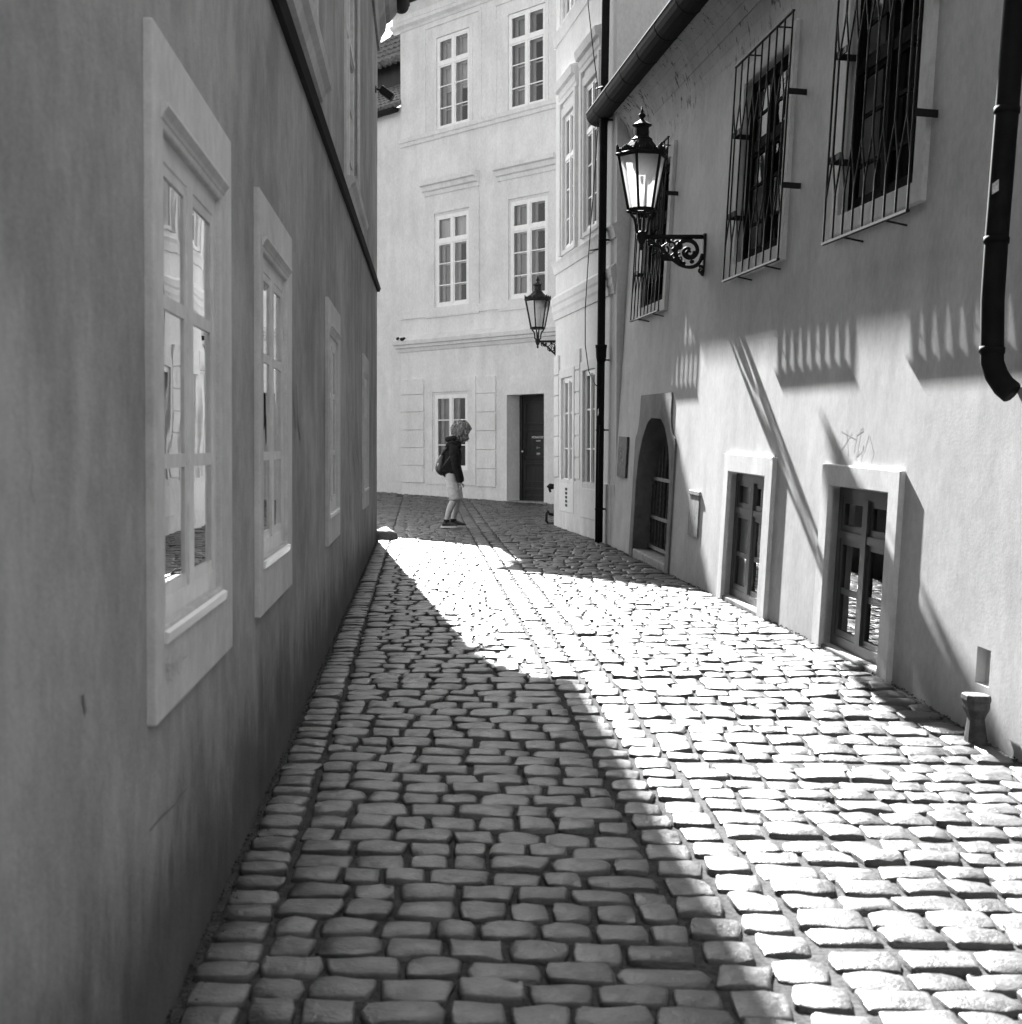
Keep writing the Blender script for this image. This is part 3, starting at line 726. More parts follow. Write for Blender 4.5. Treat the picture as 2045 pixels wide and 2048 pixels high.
# ================================================================== WHITE HOUSE (beyond, right)
bh = thing('town_house', BF.P(0, 0, 0), 'white stuccoed house with moulded window hoods standing beside the black downpipe', 'house', 'houses around the lane')
def white_house():
    P = BF.P; H = 12.5; E = B_END
    def op(x0, y0, x1, y1, xm=None): return rect_px(BF, x0, y0, x1, y1)
    # windows by corners: left edge px, right edge px, heights averaged
    def win(tl, tr, bl, br):
        a = (BF.uv(*tl)[0] + BF.uv(*bl)[0]) / 2; b = (BF.uv(*tr)[0] + BF.uv(*br)[0]) / 2
        d = (BF.uv(*tl)[1] + BF.uv(*tr)[1]) / 2; c = (BF.uv(*bl)[1] + BF.uv(*br)[1]) / 2
        return (a, b, c, d)
    up = [win((1128, 240), (1151, 207), (1129, 504), (1151, 485)), win((1171, 173), (1200, 141), (1171, 467), (1197, 446))]
    gr = [win((1126.5, 759), (1149, 749), (1125, 966), (1147, 970)), win((1170, 742), (1196, 734), (1168, 975), (1192, 979))]
    top = [(up[0][0], up[0][1], up[0][2] + 3.4, up[0][3] + 3.2), (up[1][0], up[1][1], up[0][2] + 3.4, up[0][3] + 3.2)]
    print('white windows', up, gr, 'E', E)
    mb = MB(); wall_sheet(mb, BF, 0, E, .95, H, up + gr + top, .10)
    # near end wall (rises above the low roof) and the return wall round the far corner
    Q = Vector((.33, 1, 0)).normalized()
    c = P(0, 0, 0); far = [c, c + Q * 9]
    mb.quad(Vector((c.x, c.y, -.5)), Vector((far[1].x, far[1].y, -.5)), Vector((far[1].x, far[1].y, H)), Vector((c.x, c.y, H)))
    e = P(E, 0, 0); en = e + Vector((9, 1.1, 0))
    mb.quad(Vector((e.x, e.y, -.5)), Vector((en.x, en.y, -.5)), Vector((en.x, en.y, H)), Vector((e.x, e.y, H)))
    mb.build('wall', M['white'], bh)
    mb = MB(); mb.box(BF, -.0, E, -.2, .025, -.4, .95); mb.build('plinth', M['white_base'], bh)
    for i, o in enumerate(up + gr + top):
        isup = i != 2 and i != 3
        w = make_window(bh, BF, o, -.015, M['paint'], 2, .68 if isup else None, (.23, .45) if isup else (1 / 3, 2 / 3), fw=.05, mw=.06, curtain=[(0, 1, 0, 1, 'curtain_white', -.085)])
        a, b, c_, d = o
        sm = MB(); t = .13; sm.ring(BF, (a - t, b + t, c_ - (.06 if isup else .42), d + t), o, -.01, .03); sm.build('surround', M['white'], w, bevel=.006)
        if isup:
            hm = MB(); z = d + .32
            hm.profile(BF, a - .22, b + .22, [(-.01, z - .10), (.03, z - .10), (.035, z - .04), (.05, z - .02), (.055, z + .07), (.10, z + .09), (.12, z + .20), (-.01, z + .24)]); hm.build('hood', M['white'], w)
            for x in (a - .19, b + .08):
                hm = MB(); hm.box(BF, x, x + .11, -.01, .05, c_ - .06, z - .10); hm.build('pilaster', M['white'], w)
    z = up[0][2] - .12
    mb = MB(); mb.profile(BF, -.05, E, [(-.01, z - .16), (.02, z - .16), (.04, z - .05), (.062, z), (-.01, z + .04)]); mb.build('sill_band', M['white'], bh)
    z2 = z + 3.45
    mb = MB(); mb.profile(BF, -.05, E, [(-.01, z2 - .16), (.02, z2 - .16), (.04, z2 - .05), (.062, z2), (-.01, z2 + .04)]); mb.build('sill_band', M['white'], bh)
    _, za = BF.uv(1104, 602); _, zb = BF.uv(1108, 643)
    mb = MB(); h = za - zb; mb.profile(BF, -.10, E - .06, [(-.01, zb), (.02, zb), (.03, zb + h * .25), (.045, zb + h * .38), (.047, zb + h * .6), (.060, zb + h * .7), (.066, zb + h * .95), (-.01, za + .06)]); mb.build('cornice', M['white'], bh)
    mb = MB(); mb.profile(BF, -.2, E, [(-.01, H - .5), (.1, H - .4), (.3, H - .1), (.4, H + .1), (-.01, H + .1)]); mb.build('cornice', M['white'], bh)
    # quoin blocks beside the corner and a strip between the windows
    zs = [.95, 1.55, 2.17, 2.79, 3.41, 4.03]
    _, ztop = BF.uv(1112, 712)
    zz = np.linspace(.97, ztop, 7)
    for s0, s1 in ((.0, .34), (gr[0][1] + .2, gr[1][0] - .2)):
        if s1 - s0 < .06: continue
        mb = MB()
        for q0, q1 in zip(zz, zz[1:]): mb.box(BF, s0, s1, -.01, .03, q0 + .012, q1 - .012)
        mb.build('quoin', M['white'], bh, bevel=.006)
    # air grate under the first window
    a = (gr[0][0] + gr[0][1]) / 2; zc = BF.uv(1135, 994)[1]
    mb = MB()
    for i in range(5): mb.box(BF, a - .05, a + .09, .028, .034, zc - .14 + i * .06, zc - .10 + i * .06)
    mb.build('air_grate', M['iron'], bh)
    # downpipe with collar, brackets, sticker
    n = .105; pts = []
    for px, py in ((1216, -300), (1212.5, 0), (1208, 250), (1205, 500), (1201.5, 800), (1198, 1084)):
        a, z = BF.uv(px, py, n); pts.append((a, n, z))
    am = sum(p[0] for p in pts) / len(pts)
    mb = MB(); mb.tube([P(a, n, z) for a, n, z in pts], .052, 14)
    a, z = BF.uv(1203, 705, n); mb.lathe([(.054, -.12), (.066, -.06), (.070, .05), (.076, .07), (.076, .10), (.052, .10)], 14, P(a, n, z))
    for py in (720, 1018, 860, 240, 480):
        a, z = BF.uv(1203 - (py - 700) * .013, py, n); mb.tube([P(a, n, z - .012), P(a, n, z + .012)], .058, 14); mb.box(BF, a + .02, a + .035, 0, n, z - .01, z + .01)
    dp = mb.build('downpipe', M['zinc'], bh, smooth=True)
    mb = MB(); q = []
    for px, py in ((1201, 850), (1199, 960), (1197.5, 1086)): a, z = BF.uv(px, py, n + .055); q.append(P(a, n + .055, z))
    mb.tube(q, .016, 10); mb.build('conduit', M['zinc'], bh, smooth=True)
    a, z = BF.uv(1197, 824, n + .055); mb = MB(); mb.add([P(a - .03, n + .056, z - .05), P(a + .03, n + .056, z - .02), P(a + .02, n + .056, z + .05), P(a - .02, n + .056, z + .03)], [(0, 1, 2, 3)]); mb.build('sticker', M['paper'], dp)
    mb = MB(); mb.box(BF, -.05, E, -6, .1, H + .1, H + .25); mb.build('roof', M['tile'], bh)
    # cable down the facade
    q = []
    for px, py, nn in ((1172, -120, .25), (1177, 10, .25), (1188, 110, .24), (1196, 172, .2), (1196, 260, .12), (1186, 400, .12), (1177, 520, .12), (1171, 620, .12), (1171, 690, .13), (1178, 742, .14), (1190, 768, .16), (1199, 776, .16)):
        a, z = BF.uv(px, py, nn); q.append(P(a, nn, z))
    mb = MB(); mb.tube(q, .007, 6); a, z = BF.uv(1196, 174, .2); mb.tube([P(a - .08, .2, z), P(a + .1, .1, z)], .012, 6)
    a, z = BF.uv(1183, 498, .12); mb.tube([P(a - .12, .12, z), P(a + .15, .05, z - .02)], .012, 6)
    tag(mb.build('cable', M['iron'], None, smooth=True), 'thin black cable hanging down the white facade left of the downpipe', 'cable')
white_house()

# ================================================================== CREAM HOUSE (closing the lane)
mh = thing('town_house', MF.P(0, 0, .3), 'tall cream house closing the lane with a dark door and four upper windows', 'house', 'houses around the lane')
def cream_house():
    P = MF.P
    def win(tl, tr, bl, br, n=0):
        a = (MF.uv(*tl)[0] + MF.uv(*bl)[0]) / 2; b = (MF.uv(*tr)[0] + MF.uv(*br)[0]) / 2
        d = (MF.uv(*tl)[1] + MF.uv(*tr)[1]) / 2; c = (MF.uv(*bl)[1] + MF.uv(*br)[1]) / 2
        return (a, b, c, d)
    T1 = win((872.6, 75), (941, 55), (875, 261), (939.5, 246)); T2 = win((1017, 28), (1093.5, 5), (1017, 224), (1090, 207))
    M1 = win((872, 431), (939.5, 420), (872, 614), (936, 607.5)); M2 = win((1020, 404), (1096.6, 389), (1022, 598), (1095, 590))
    G1 = win((869.5, 789.5), (936, 786), (870, 940), (935, 940)); D = win((1017, 789.5), (1091, 787), (1014, 1003), (1089, 1006))
    sL = MF.uv(803, 600)[0]; sR = 9.0
    ZT = MF.uv(825, 14)[1]; _, zc = MF.uv(803, 64)
    print('cream', T1, M1, G1, 'door', D, 'eave', ZT, 'sL', sL)
    mb = MB(); wall_sheet(mb, MF, sL, sR, -.3, ZT, [T1, T2, M1, M2, G1, D], .16, noreveal=(5,))
    a, b, c, d = D; dp = .42
    for q in ((P(a, 0, c - .4), P(a, -dp, c - .4), P(a, -dp, d), P(a, 0, d)), (P(b, 0, c - .4), P(b, 0, d), P(b, -dp, d), P(b, -dp, c - .4)), (P(a, 0, d), P(a, -dp, d), P(b, -dp, d), P(b, 0, d))): mb.quad(*q)
    mb.quad(P(sL, 0, -.3), P(sL, -9, -.3), P(sL, -9, ZT), P(sL, 0, ZT))
    mb.quad(P(a, 0, -.3), P(a, 0, c), P(a, 0, c), P(a, 0, -.3)) if False else None
    mb.build('wall', M['mid'], mh)
    blinds = {0: [(0.0, 1, .42, 1, 'curtain_white', -.22), (0, .5, 0, .42, 'curtain', -.24)], 1: [(0, .5, 0, 1, 'curtain', -.24)], 2: [(0, 1, .72, 1, 'curtain_white', -.13), (0, .46, 0, .72, 'curtain', -.24)], 3: [(0, .5, 0, 1, 'curtain', -.24)], 4: [(.02, .3, 0, 1, 'curtain', -.24), (.4, .46, 0, 1, 'curtain', -.24), (.90, .98, 0, 1, 'curtain', -.24)]}
    for i, o in enumerate((T1, T2, M1, M2, G1)):
        a, b, c, d = o
        w = make_window(mh, MF, o, -.01, M['paint'], 2, .71 if i < 4 else None, (.235, .47) if i < 4 else (.33, .66), fw=.06, mw=.075, tw=.075, bw=.022, inner=.16, curtain=blinds[i], room=.9)
        if i < 2:
            t = .42; sm = MB(); top = d + .32
            sm.ring(MF, (a - t, b + .38, c - .05, top), (a - t + .06, b + .32, c - .05, top - .06), -.01, .025); sm.ring(MF, (a - .09, b + .09, c - .02, d + .09), o, -.01, .018); sm.build('surround', M['mid'], w)
        elif i < 4:
            t = .33; sm = MB(); top = d + .34
            sm.ring(MF, (a - t, b + .36, c - .22, top), (a - t + .30, b + .06, c - .02, d + .05), -.01, .030); sm.box(MF, a - t + .04, b + .32, -.01, .026, top, d + .46); sm.build('surround', M['mid'], w)
            hm = MB(); z = d + .55
            hm.profile(MF, a - .35, b + .36, [(-.01, z - .10), (.05, z - .10), (.06, z - .02), (.11, z), (.13, z + .09), (.19, z + .11), (.20, z + .19), (-.01, z + .22)]); hm.build('hood', M['mid'], w)
    # string courses and the main cornice
    z = MF.uv(803, 288)[1]; mb = MB(); mb.profile(MF, sL - .0, sR, [(-.01, z - .09), (.03, z - .09), (.035, z - .02), (.06, z), (.07, z + .08), (-.01, z + .10)]); mb.build('string_course', M['mid'], mh)
    z = MF.uv(803, 632)[1]; mb = MB(); mb.profile(MF, sL, sR, [(-.01, z - .09), (.035, z - .09), (.035, z + .07), (-.01, z + .08)]); mb.build('string_course', M['mid'], mh)
    z0 = MF.uv(803, 705)[1]; z1 = MF.uv(803, 684)[1]; h = z1 - z0
    mb = MB(); mb.profile(MF, sL - .12, sR, [(-.01, z0), (.03, z0), (.06, z0 + h * .3), (.10, z0 + h * .36), (.11, z0 + h * .6), (.16, z0 + h * .66), (.18, z0 + h), (-.01, z0 + h * 1.6)]); mb.build('cornice', M['mid'], mh)
    mb = MB(); mb.profile(MF, sL - .22, sR, [(-.01, zc - .02), (.02, zc - .02), (.05, zc + .03), (.12, zc + .08), (.14, zc + .14), (.05, zc + .2), (.06, ZT - .15), (.15, ZT - .06), (.22, ZT), (-.01, ZT)]); mb.build('cornice', M['mid'], mh)
    mb = MB(); mb.profile(MF, sL - .3, sR, [(.0, ZT + .01), (.28, ZT + .01), (.33, ZT + .1), (.31, ZT + .14), (.0, ZT + .05)]); mb.build('gutter', M['zinc'], mh)
    mb = MB(); mb.profile(MF, sL - .15, sR, [(.26, ZT + .12), (-6.5, ZT + 3.4), (-9, ZT + 3.4), (-9, ZT + .05), (0, ZT + .05)]); mb.build('roof', M['tile'], mh)
    # rustic blocks
    def blocks(x0, x1, ys, nrow):
        s0 = MF.uv(x0, 850)[0]; s1 = MF.uv(x1, 850)[0]; mb = MB()
        zz = [MF.uv(x0, y)[1] for y in ys]
        for q1, q0 in zip(zz, zz[1:]): mb.box(MF, s0, s1, -.01, .030, q0 + .012, q1 - .012)
        mb.build('quoin', M['mid'], mh, bevel=.005)
    blocks(803.5, 849, [758, 791, 825, 861, 896, 931, 965], 6)
    blocks(955, 993, [752, 788, 825, 862, 900, 938, 974], 6)
    for (x0, y0, x1, y1) in ((853, 758, 953, 971),):
        o = rect_px(MF, x0, y0, x1, y1); mb = MB(); a, b, c, d = G1; mb.ring(MF, (o[0], o[1], o[2], o[3]), (a - .06, b + .06, c - .03, d + .05), -.01, .022); mb.build('window_panel', M['mid'], mh)
    a, b, c, d = D; s0 = MF.uv(997, 800)[0]
    mb = MB(); zt = MF.uv(997, 757)[1]; mb.box(MF, s0, a, -.01, .022, -.3, zt); mb.box(MF, b, sR, -.01, .022, -.3, zt); mb.box(MF, a, b, -.01, .022, d, zt); mb.build('door_panel', M['mid'], mh)
    mb = MB(); mb.box(MF, a - .1, b + .1, -.45, .05, -.2, c + .015); mb.build('doorstep', M['stone'], mh)
    # door
    mb = MB(); n = -.36; a2, b2 = a - .02, b + .02; W = b2 - a2
    mb.box(MF, a2, b2, n - .05, n, c, d); H = d - c
    for z0, z1 in ((.04, .13), (.17, .36), (.40, .68), (.72, .94)):
        o = (a2 + .13 * W, b2 - .10 * W, c + H * z0, c + H * z1)
        mb.ring(MF, o, (o[0] + .05, o[1] - .05, o[2] + .05, o[3] - .05), n - .001, n + .022)
    mb.box(MF, a2, a2 + .08 * W, n - .001, n + .03, c, d); mb.box(MF, a2 + .08 * W, b2, n - .001, n + .015, c, c + .03 * H)
    door = mb.build('door', M['darkwood'], mh, bevel=.006)
    mb = MB(); x = a2 + .105 * W; z = c + H * .47; mb.ball(P(x, n + .04, z), .022, 10); mb.build('handle', M['letter'], door, smooth=True)
    mb = MB(); mb.box(MF, x + .04, x + .06, n, n + .03, z - .16, z + .06); mb.build('letter_flap', M['zinc'], door)
    for txt, z, sz in (('MONASTERY', .602, .066), ('GARDEN', .569, .034), ('50M', .448, .062)):
        cu = bpy.data.curves.new('lettering', 'FONT'); cu.body = txt; cu.size = sz; cu.align_x = 'CENTER'; cu.align_y = 'CENTER'; cu.extrude = .001
        ob = bpy.data.objects.new('lettering', cu); COL.objects.link(ob); ob.parent = door
        cu.materials.append(M['letter'])
        mat = Matrix((( MF.S.x, 0, MF.N.x, 0), (MF.S.y, 0, MF.N.y, 0), (0, 1, 0, 0), (0, 0, 0, 1)))
        pt = P(MF.uv(1077.5, 880, n)[0], n + .006, c + H * z) - mh.location
        dg = bpy.context.evaluated_depsgraph_get(); me = bpy.data.meshes.new_from_object(ob.evaluated_get(dg)); bpy.data.objects.remove(ob)
        ob = bpy.data.objects.new('lettering', me); COL.objects.link(ob); ob.parent = door
        ob.matrix_local = Matrix.Translation(pt) @ mat
    mb = MB(); zc_ = c + H * .505; x = MF.uv(1077.5, 880, n)[0]
    mb.tube([P(x - .05, n + .004, zc_), P(x + .05, n + .004, zc_)], .004, 5); mb.tube([P(x - .03, n + .004, zc_ + .025), P(x - .05, n + .004, zc_), P(x - .03, n + .004, zc_ - .025)], .004, 5)
    mb.build('arrow_sign', M['pencil2'], door)
    # small cameras on the cornice end
    cm = thing('security_camera', P(sL + .0, .12, z1 + .05), 'pair of tiny dark cameras perched on the left end of the cream cornice', 'camera')
    mb = MB(); aa, zz = MF.uv(800, 678, .15); mb.tube([P(aa - .06, .15, zz + .02), P(aa, .22, zz + .0)], .03, 8); mb.build('body', M['iron'], cm)
    mb = MB(); aa, zz = MF.uv(806, 679, .15); mb.tube([P(aa, .10, zz + .02), P(aa + .03, .22, zz)], .035, 8); mb.tube([P(aa - .1, .10, zz - .03), P(aa + .02, .10, zz - .03)], .012, 6); mb.build('bracket', M['iron'], cm)
cream_house()

# ================================================================== TILED HOUSE (far left)
th = thing('town_house', MF.P(-9, -.06, .3), 'pale house with two tiers of tiled roof showing beyond the left corner', 'house', 'houses around the lane')
def tiled_house():
    P = MF.P; sR = MF.uv(803, 600)[0] - .004; sL = sR - 9; n0 = -.06
    _, zt = MF.uv(775, 236, n0)
    mb = MB(); mb.quad(P(sL, n0, -.3), P(sR, n0, -.3), P(sR, n0, zt + .17), P(sL, n0, zt + .17)); mb.quad(P(sL, n0, -.3), P(sL, -9, -.3), P(sL, -9, zt), P(sL, n0, zt)); mb.build('wall', M['mid'], th)
    r = .09; nc = .12
    arc = [(nc + r * math.cos(t), zt + .09 + r * math.sin(t)) for t in np.linspace(math.pi, 2 * math.pi, 10)]
    mb = MB(); mb.profile(MF, sL, sR - .02, arc + [(nc + r, zt + .11), (nc - r, zt + .11)]); mb.build('gutter', M['zinc'], th)
    def tiles(name, na, za, nb, zb, pitch, rt, rows):
        mb = MB(); s = sR - .03; 
        mb.quad(P(sL, na, za - .03), P(sR - .01, na, za - .03), P(sR - .01, nb, zb - .03), P(sL, nb, zb - .03))
        while s > sR - 4:
            for k in range(rows):
                f0, f1 = k / rows, (k + 1.12) / rows
                mb.tube([P(s, na + (nb - na) * f0, za + (zb - za) * f0 + .02), P(s, na + (nb - na) * f1, za + (zb - za) * f1 + .0)], rt, 8, True, [rt * 1.12, rt * .9])
            s -= pitch
        return mb.build(name, M['tile'], th, smooth=False)
    tiles('lower_roof', .14, zt + .14, -1.35, zt + 1.15, .155, .062, 7)
    mb = MB(); mb.quad(P(sL, -1.36, zt + .8), P(sR - .01, -1.36, zt + .8), P(sR - .01, -1.36, zt + 1.85), P(sL, -1.36, zt + 1.85)); mb.build('upper_wall', M['darkwood'], th)  # shade under the upper eave is put into this wall's dark colour
    tiles('upper_roof', -1.05, zt + 1.66, -3.7, zt + 3.75, .20, .088, 8)
tiled_house()

# ================================================================== LANTERNS
def make_lantern():
    t = thing('wall_lantern', (0, 0, 0), 'large black iron wall lantern with glowing white panes over the grille windows', 'lantern', 'wall lanterns on scrolled brackets', local=True)
    ax = .615
    b = MB()
    b.tube([(0, 0, 0), (.66, 0, 0)], .019, 8)
    fr = Frame((0, 0, 0), (0, 1, 0), (1, 0, 0))
    b.box(fr, -.018, .018, 0, .62, -.012, .022)
    b.box(fr, -.045, .045, 0, .022, -.34, .03)
    b.ball((.02, 0, -.34), .035, 8); 
    def curve(pts, r0, r1, n=26):
        pts = [Vector(p) for p in pts]; out = []
        m = len(pts)
        for i in range(n):
            u = i / (n - 1) * (m - 1); k = min(int(u), m - 2); f = u - k
            p0, p1, p2, p3 = pts[max(k - 1, 0)], pts[k], pts[k + 1], pts[min(k + 2, m - 1)]
            out.append(.5 * ((2 * p1) + (p2 - p0) * f + (2 * p0 - 5 * p1 + 4 * p2 - p3) * f * f + (3 * p1 - p0 - 3 * p2 + p3) * f ** 3))
        b.tube(out, r0, 7, True, list(np.linspace(r0, r1, n)))
    def spiral(cx, cz, r, a0, turns, r0=.017, r1=.009, d=1):
        pts = []
        for i in range(30):
            f = i / 29; a = a0 + d * f * turns * 2 * math.pi; q = r * (1 - .86 * f); pts.append((cx + q * math.cos(a), 0, cz + q * math.sin(a)))
        b.tube(pts, r0, 7, True, list(np.linspace(r0, r1, 30)))
    curve([(.56, 0, -.03), (.50, 0, -.055), (.43, 0, -.10), (.34, 0, -.19), (.24, 0, -.265), (.13, 0, -.285), (.06, 0, -.24), (.03, 0, -.16)], .016, .020)
    spiral(.165, -.135, .135, math.radians(-60), 1.55, .024, .013, 1)
    spiral(.155, -.15, .05, math.radians(160), 1.0, .02, .012, 1)
    spiral(.045, -.315, .04, math.radians(60), 1.2, .016, .01, 1)
    spiral(.53, -.055, .04, math.radians(90), 1.3, .011, .007, 1); spiral(.475, -.065, .03, math.radians(0), 1.3, .010, .006, -1)
    spiral(.40, -.13, .05, math.radians(120), 1.3, .011, .006, 1); spiral(.33, -.075, .042, math.radians(-90), 1.2, .010, .006, -1)
    spiral(.25, -.20, .045, math.radians(100), 1.2, .011, .006, -1); spiral(.27, -.06, .045, math.radians(200), 1.2, .012, .006, 1)
    for q in ((.46, -.04), (.385, -.17), (.30, -.13), (.21, -.25), (.13, -.235), (.36, -.03), (.09, -.27), (.245, -.1), (.03, -.2), (.29, -.21)): b.ball((q[0], 0, q[1]), .021, 7, (1.2, .8, 1.0))
    curve([(.43, 0, -.10), (.36, 0, -.05), (.30, 0, -.02)], .010, .006, 10); curve([(.34, 0, -.19), (.27, 0, -.12), (.22, 0, -.05)], .013, .007, 12)
    # hub with drop
    b.lathe([(.012, -.125), (.022, -.10), (.012, -.08), (.03, -.055), (.04, -.02), (.05, .01), (.046, .04), (.03, .055)], 12, (ax, 0, 0))
    br = b.build('bracket', M['iron'], t, smooth=True)
    # support arms and ring
    f = MB(); r0, r1, z0, z1 = .135, .235, .262, .765; ph = math.radians(12)
    for k in range(4):
        a = ph + k * math.pi / 2; c, s_ = math.cos(a), math.sin(a)
        pts = [(ax + c * q, s_ * q, z) for q, z in ((.03, .035), (.055, .06), (.06, .12), (.075, .18), (.105, .21), (.115, .245))]
        f.tube(pts, .014, 7)
    def hexpt(r, z, k): a = ph + k * math.pi / 3; return Vector((ax + r * math.cos(a), r * math.sin(a), z))
    for k in range(6):
        f.tube([hexpt(r0, z0, k), hexpt(r1, z1, k)], .015, 6)
        f.tube([hexpt(r0, z0, k), hexpt(r0, z0, k + 1)], .012, 6); f.tube([hexpt(r0 + .012, z0 - .02, k), hexpt(r0 + .012, z0 - .02, k + 1)], .010, 6)
        f.tube([hexpt(r1, z1, k), hexpt(r1, z1, k + 1)], .013, 6); f.tube([hexpt(r1 + .018, z1 + .014, k), hexpt(r1 + .018, z1 + .014, k + 1)], .013, 6)
    f.build('lantern_frame', M['iron'], t, smooth=True)
    for k in range(6):
        p = MB(); e = .004
        p.quad(hexpt(r0 - e, z0, k), hexpt(r0 - e, z0, k + 1), hexpt(r1 - e, z1, k + 1), hexpt(r1 - e, z1, k)); p.build('glass_pane', M['frost'], t)
    # hexagonal roof, neck, cap, finial
    p = MB(); p.lathe([(r1 + .02, z1 + .012), (r1 - .01, z1 + .03), (.175, z1 + .085), (.115, z1 + .145), (.10, z1 + .15)], 6, (ax, 0, 0), ph)
    rf = p.build('lantern_roof', M['iron'], t)
    o = MB()
    for k in range(6):     # leafy crest along each rim side
        A, B = hexpt(r1 + .012, z1 + .03, k), hexpt(r1 + .012, z1 + .03, k + 1)
        for j in range(9):
            q = A.lerp(B, (j + .5) / 9); hgt = .018 + .028 * math.exp(-((j - 4) / 1.8) ** 2) + (.02 if j in (0, 8) else 0)
            o.ball(q + Vector((0, 0, hgt * .5)), .017, 6, (.8, .8, hgt / .017)); 
            if j % 2 == 0: o.ball(q + Vector((0, 0, hgt * 1.25)), .009, 6)
        o.ball(A + Vector((0, 0, .04)), .016, 6, (.7, .7, 2.4))
    o.build('crest', M['iron'], rf, smooth=True)
    p = MB(); p.lathe([(.095, .90), (.10, .915), (.10, .93), (.078, .945), (.066, .96), (.064, 1.035), (.075, 1.05), (.094, 1.058), (.094, 1.066), (.055, 1.09), (.03, 1.105), (.02, 1.115)], 12, (ax, 0, 0)); p.build('chimney', M['iron'], t, smooth=False)
    p = MB(); p.lathe([(.02, 1.105), (.014, 1.125), (.03, 1.14), (.034, 1.155), (.026, 1.17), (.012, 1.18), (.017, 1.19), (.011, 1.205), (.005, 1.235)], 12, (ax, 0, 0)); p.build('finial', M['iron'], t, smooth=True)
    p = MB(); p.lathe([(.10, .77), (.085, .66), (.055, .60), (.05, .60), (.05, .76)], 14, (ax, 0, 0)); p.lathe([(.018, .28), (.018, .58)], 8, (ax, 0, 0)); p.build('burner', M['curtain_white'], t, smooth=True)
    return t
def copy_tree(o, parent=None):
    c = o.copy(); COL.objects.link(c); c.parent = parent
    for ch in list(o.children): copy_tree(ch, c)
    return c
lan = make_lantern()
a_, z_ = RF.uv(1412, 474, 0); pt = RF.P(a_, 0, z_)
def aim(o, p, d, s=1.0): o.location = p; o.rotation_euler = (0, 0, math.atan2(d.y, d.x)); o.scale = (s,) * 3
aim(lan, pt - RF.N * .0, Vector((-1, .0, 0)))
lan2 = copy_tree(lan)
lan2['label'] = 'smaller distant wall lantern with dull glass in front of the cream house'
y2 = 24.4; d2 = ray(1076, 683); p2 = CAM + d2 * (y2 / d2.y)
aim(lan2, p2 + Vector((.615 * .92, 0, 0)), Vector((-1, 0, 0)), .92)

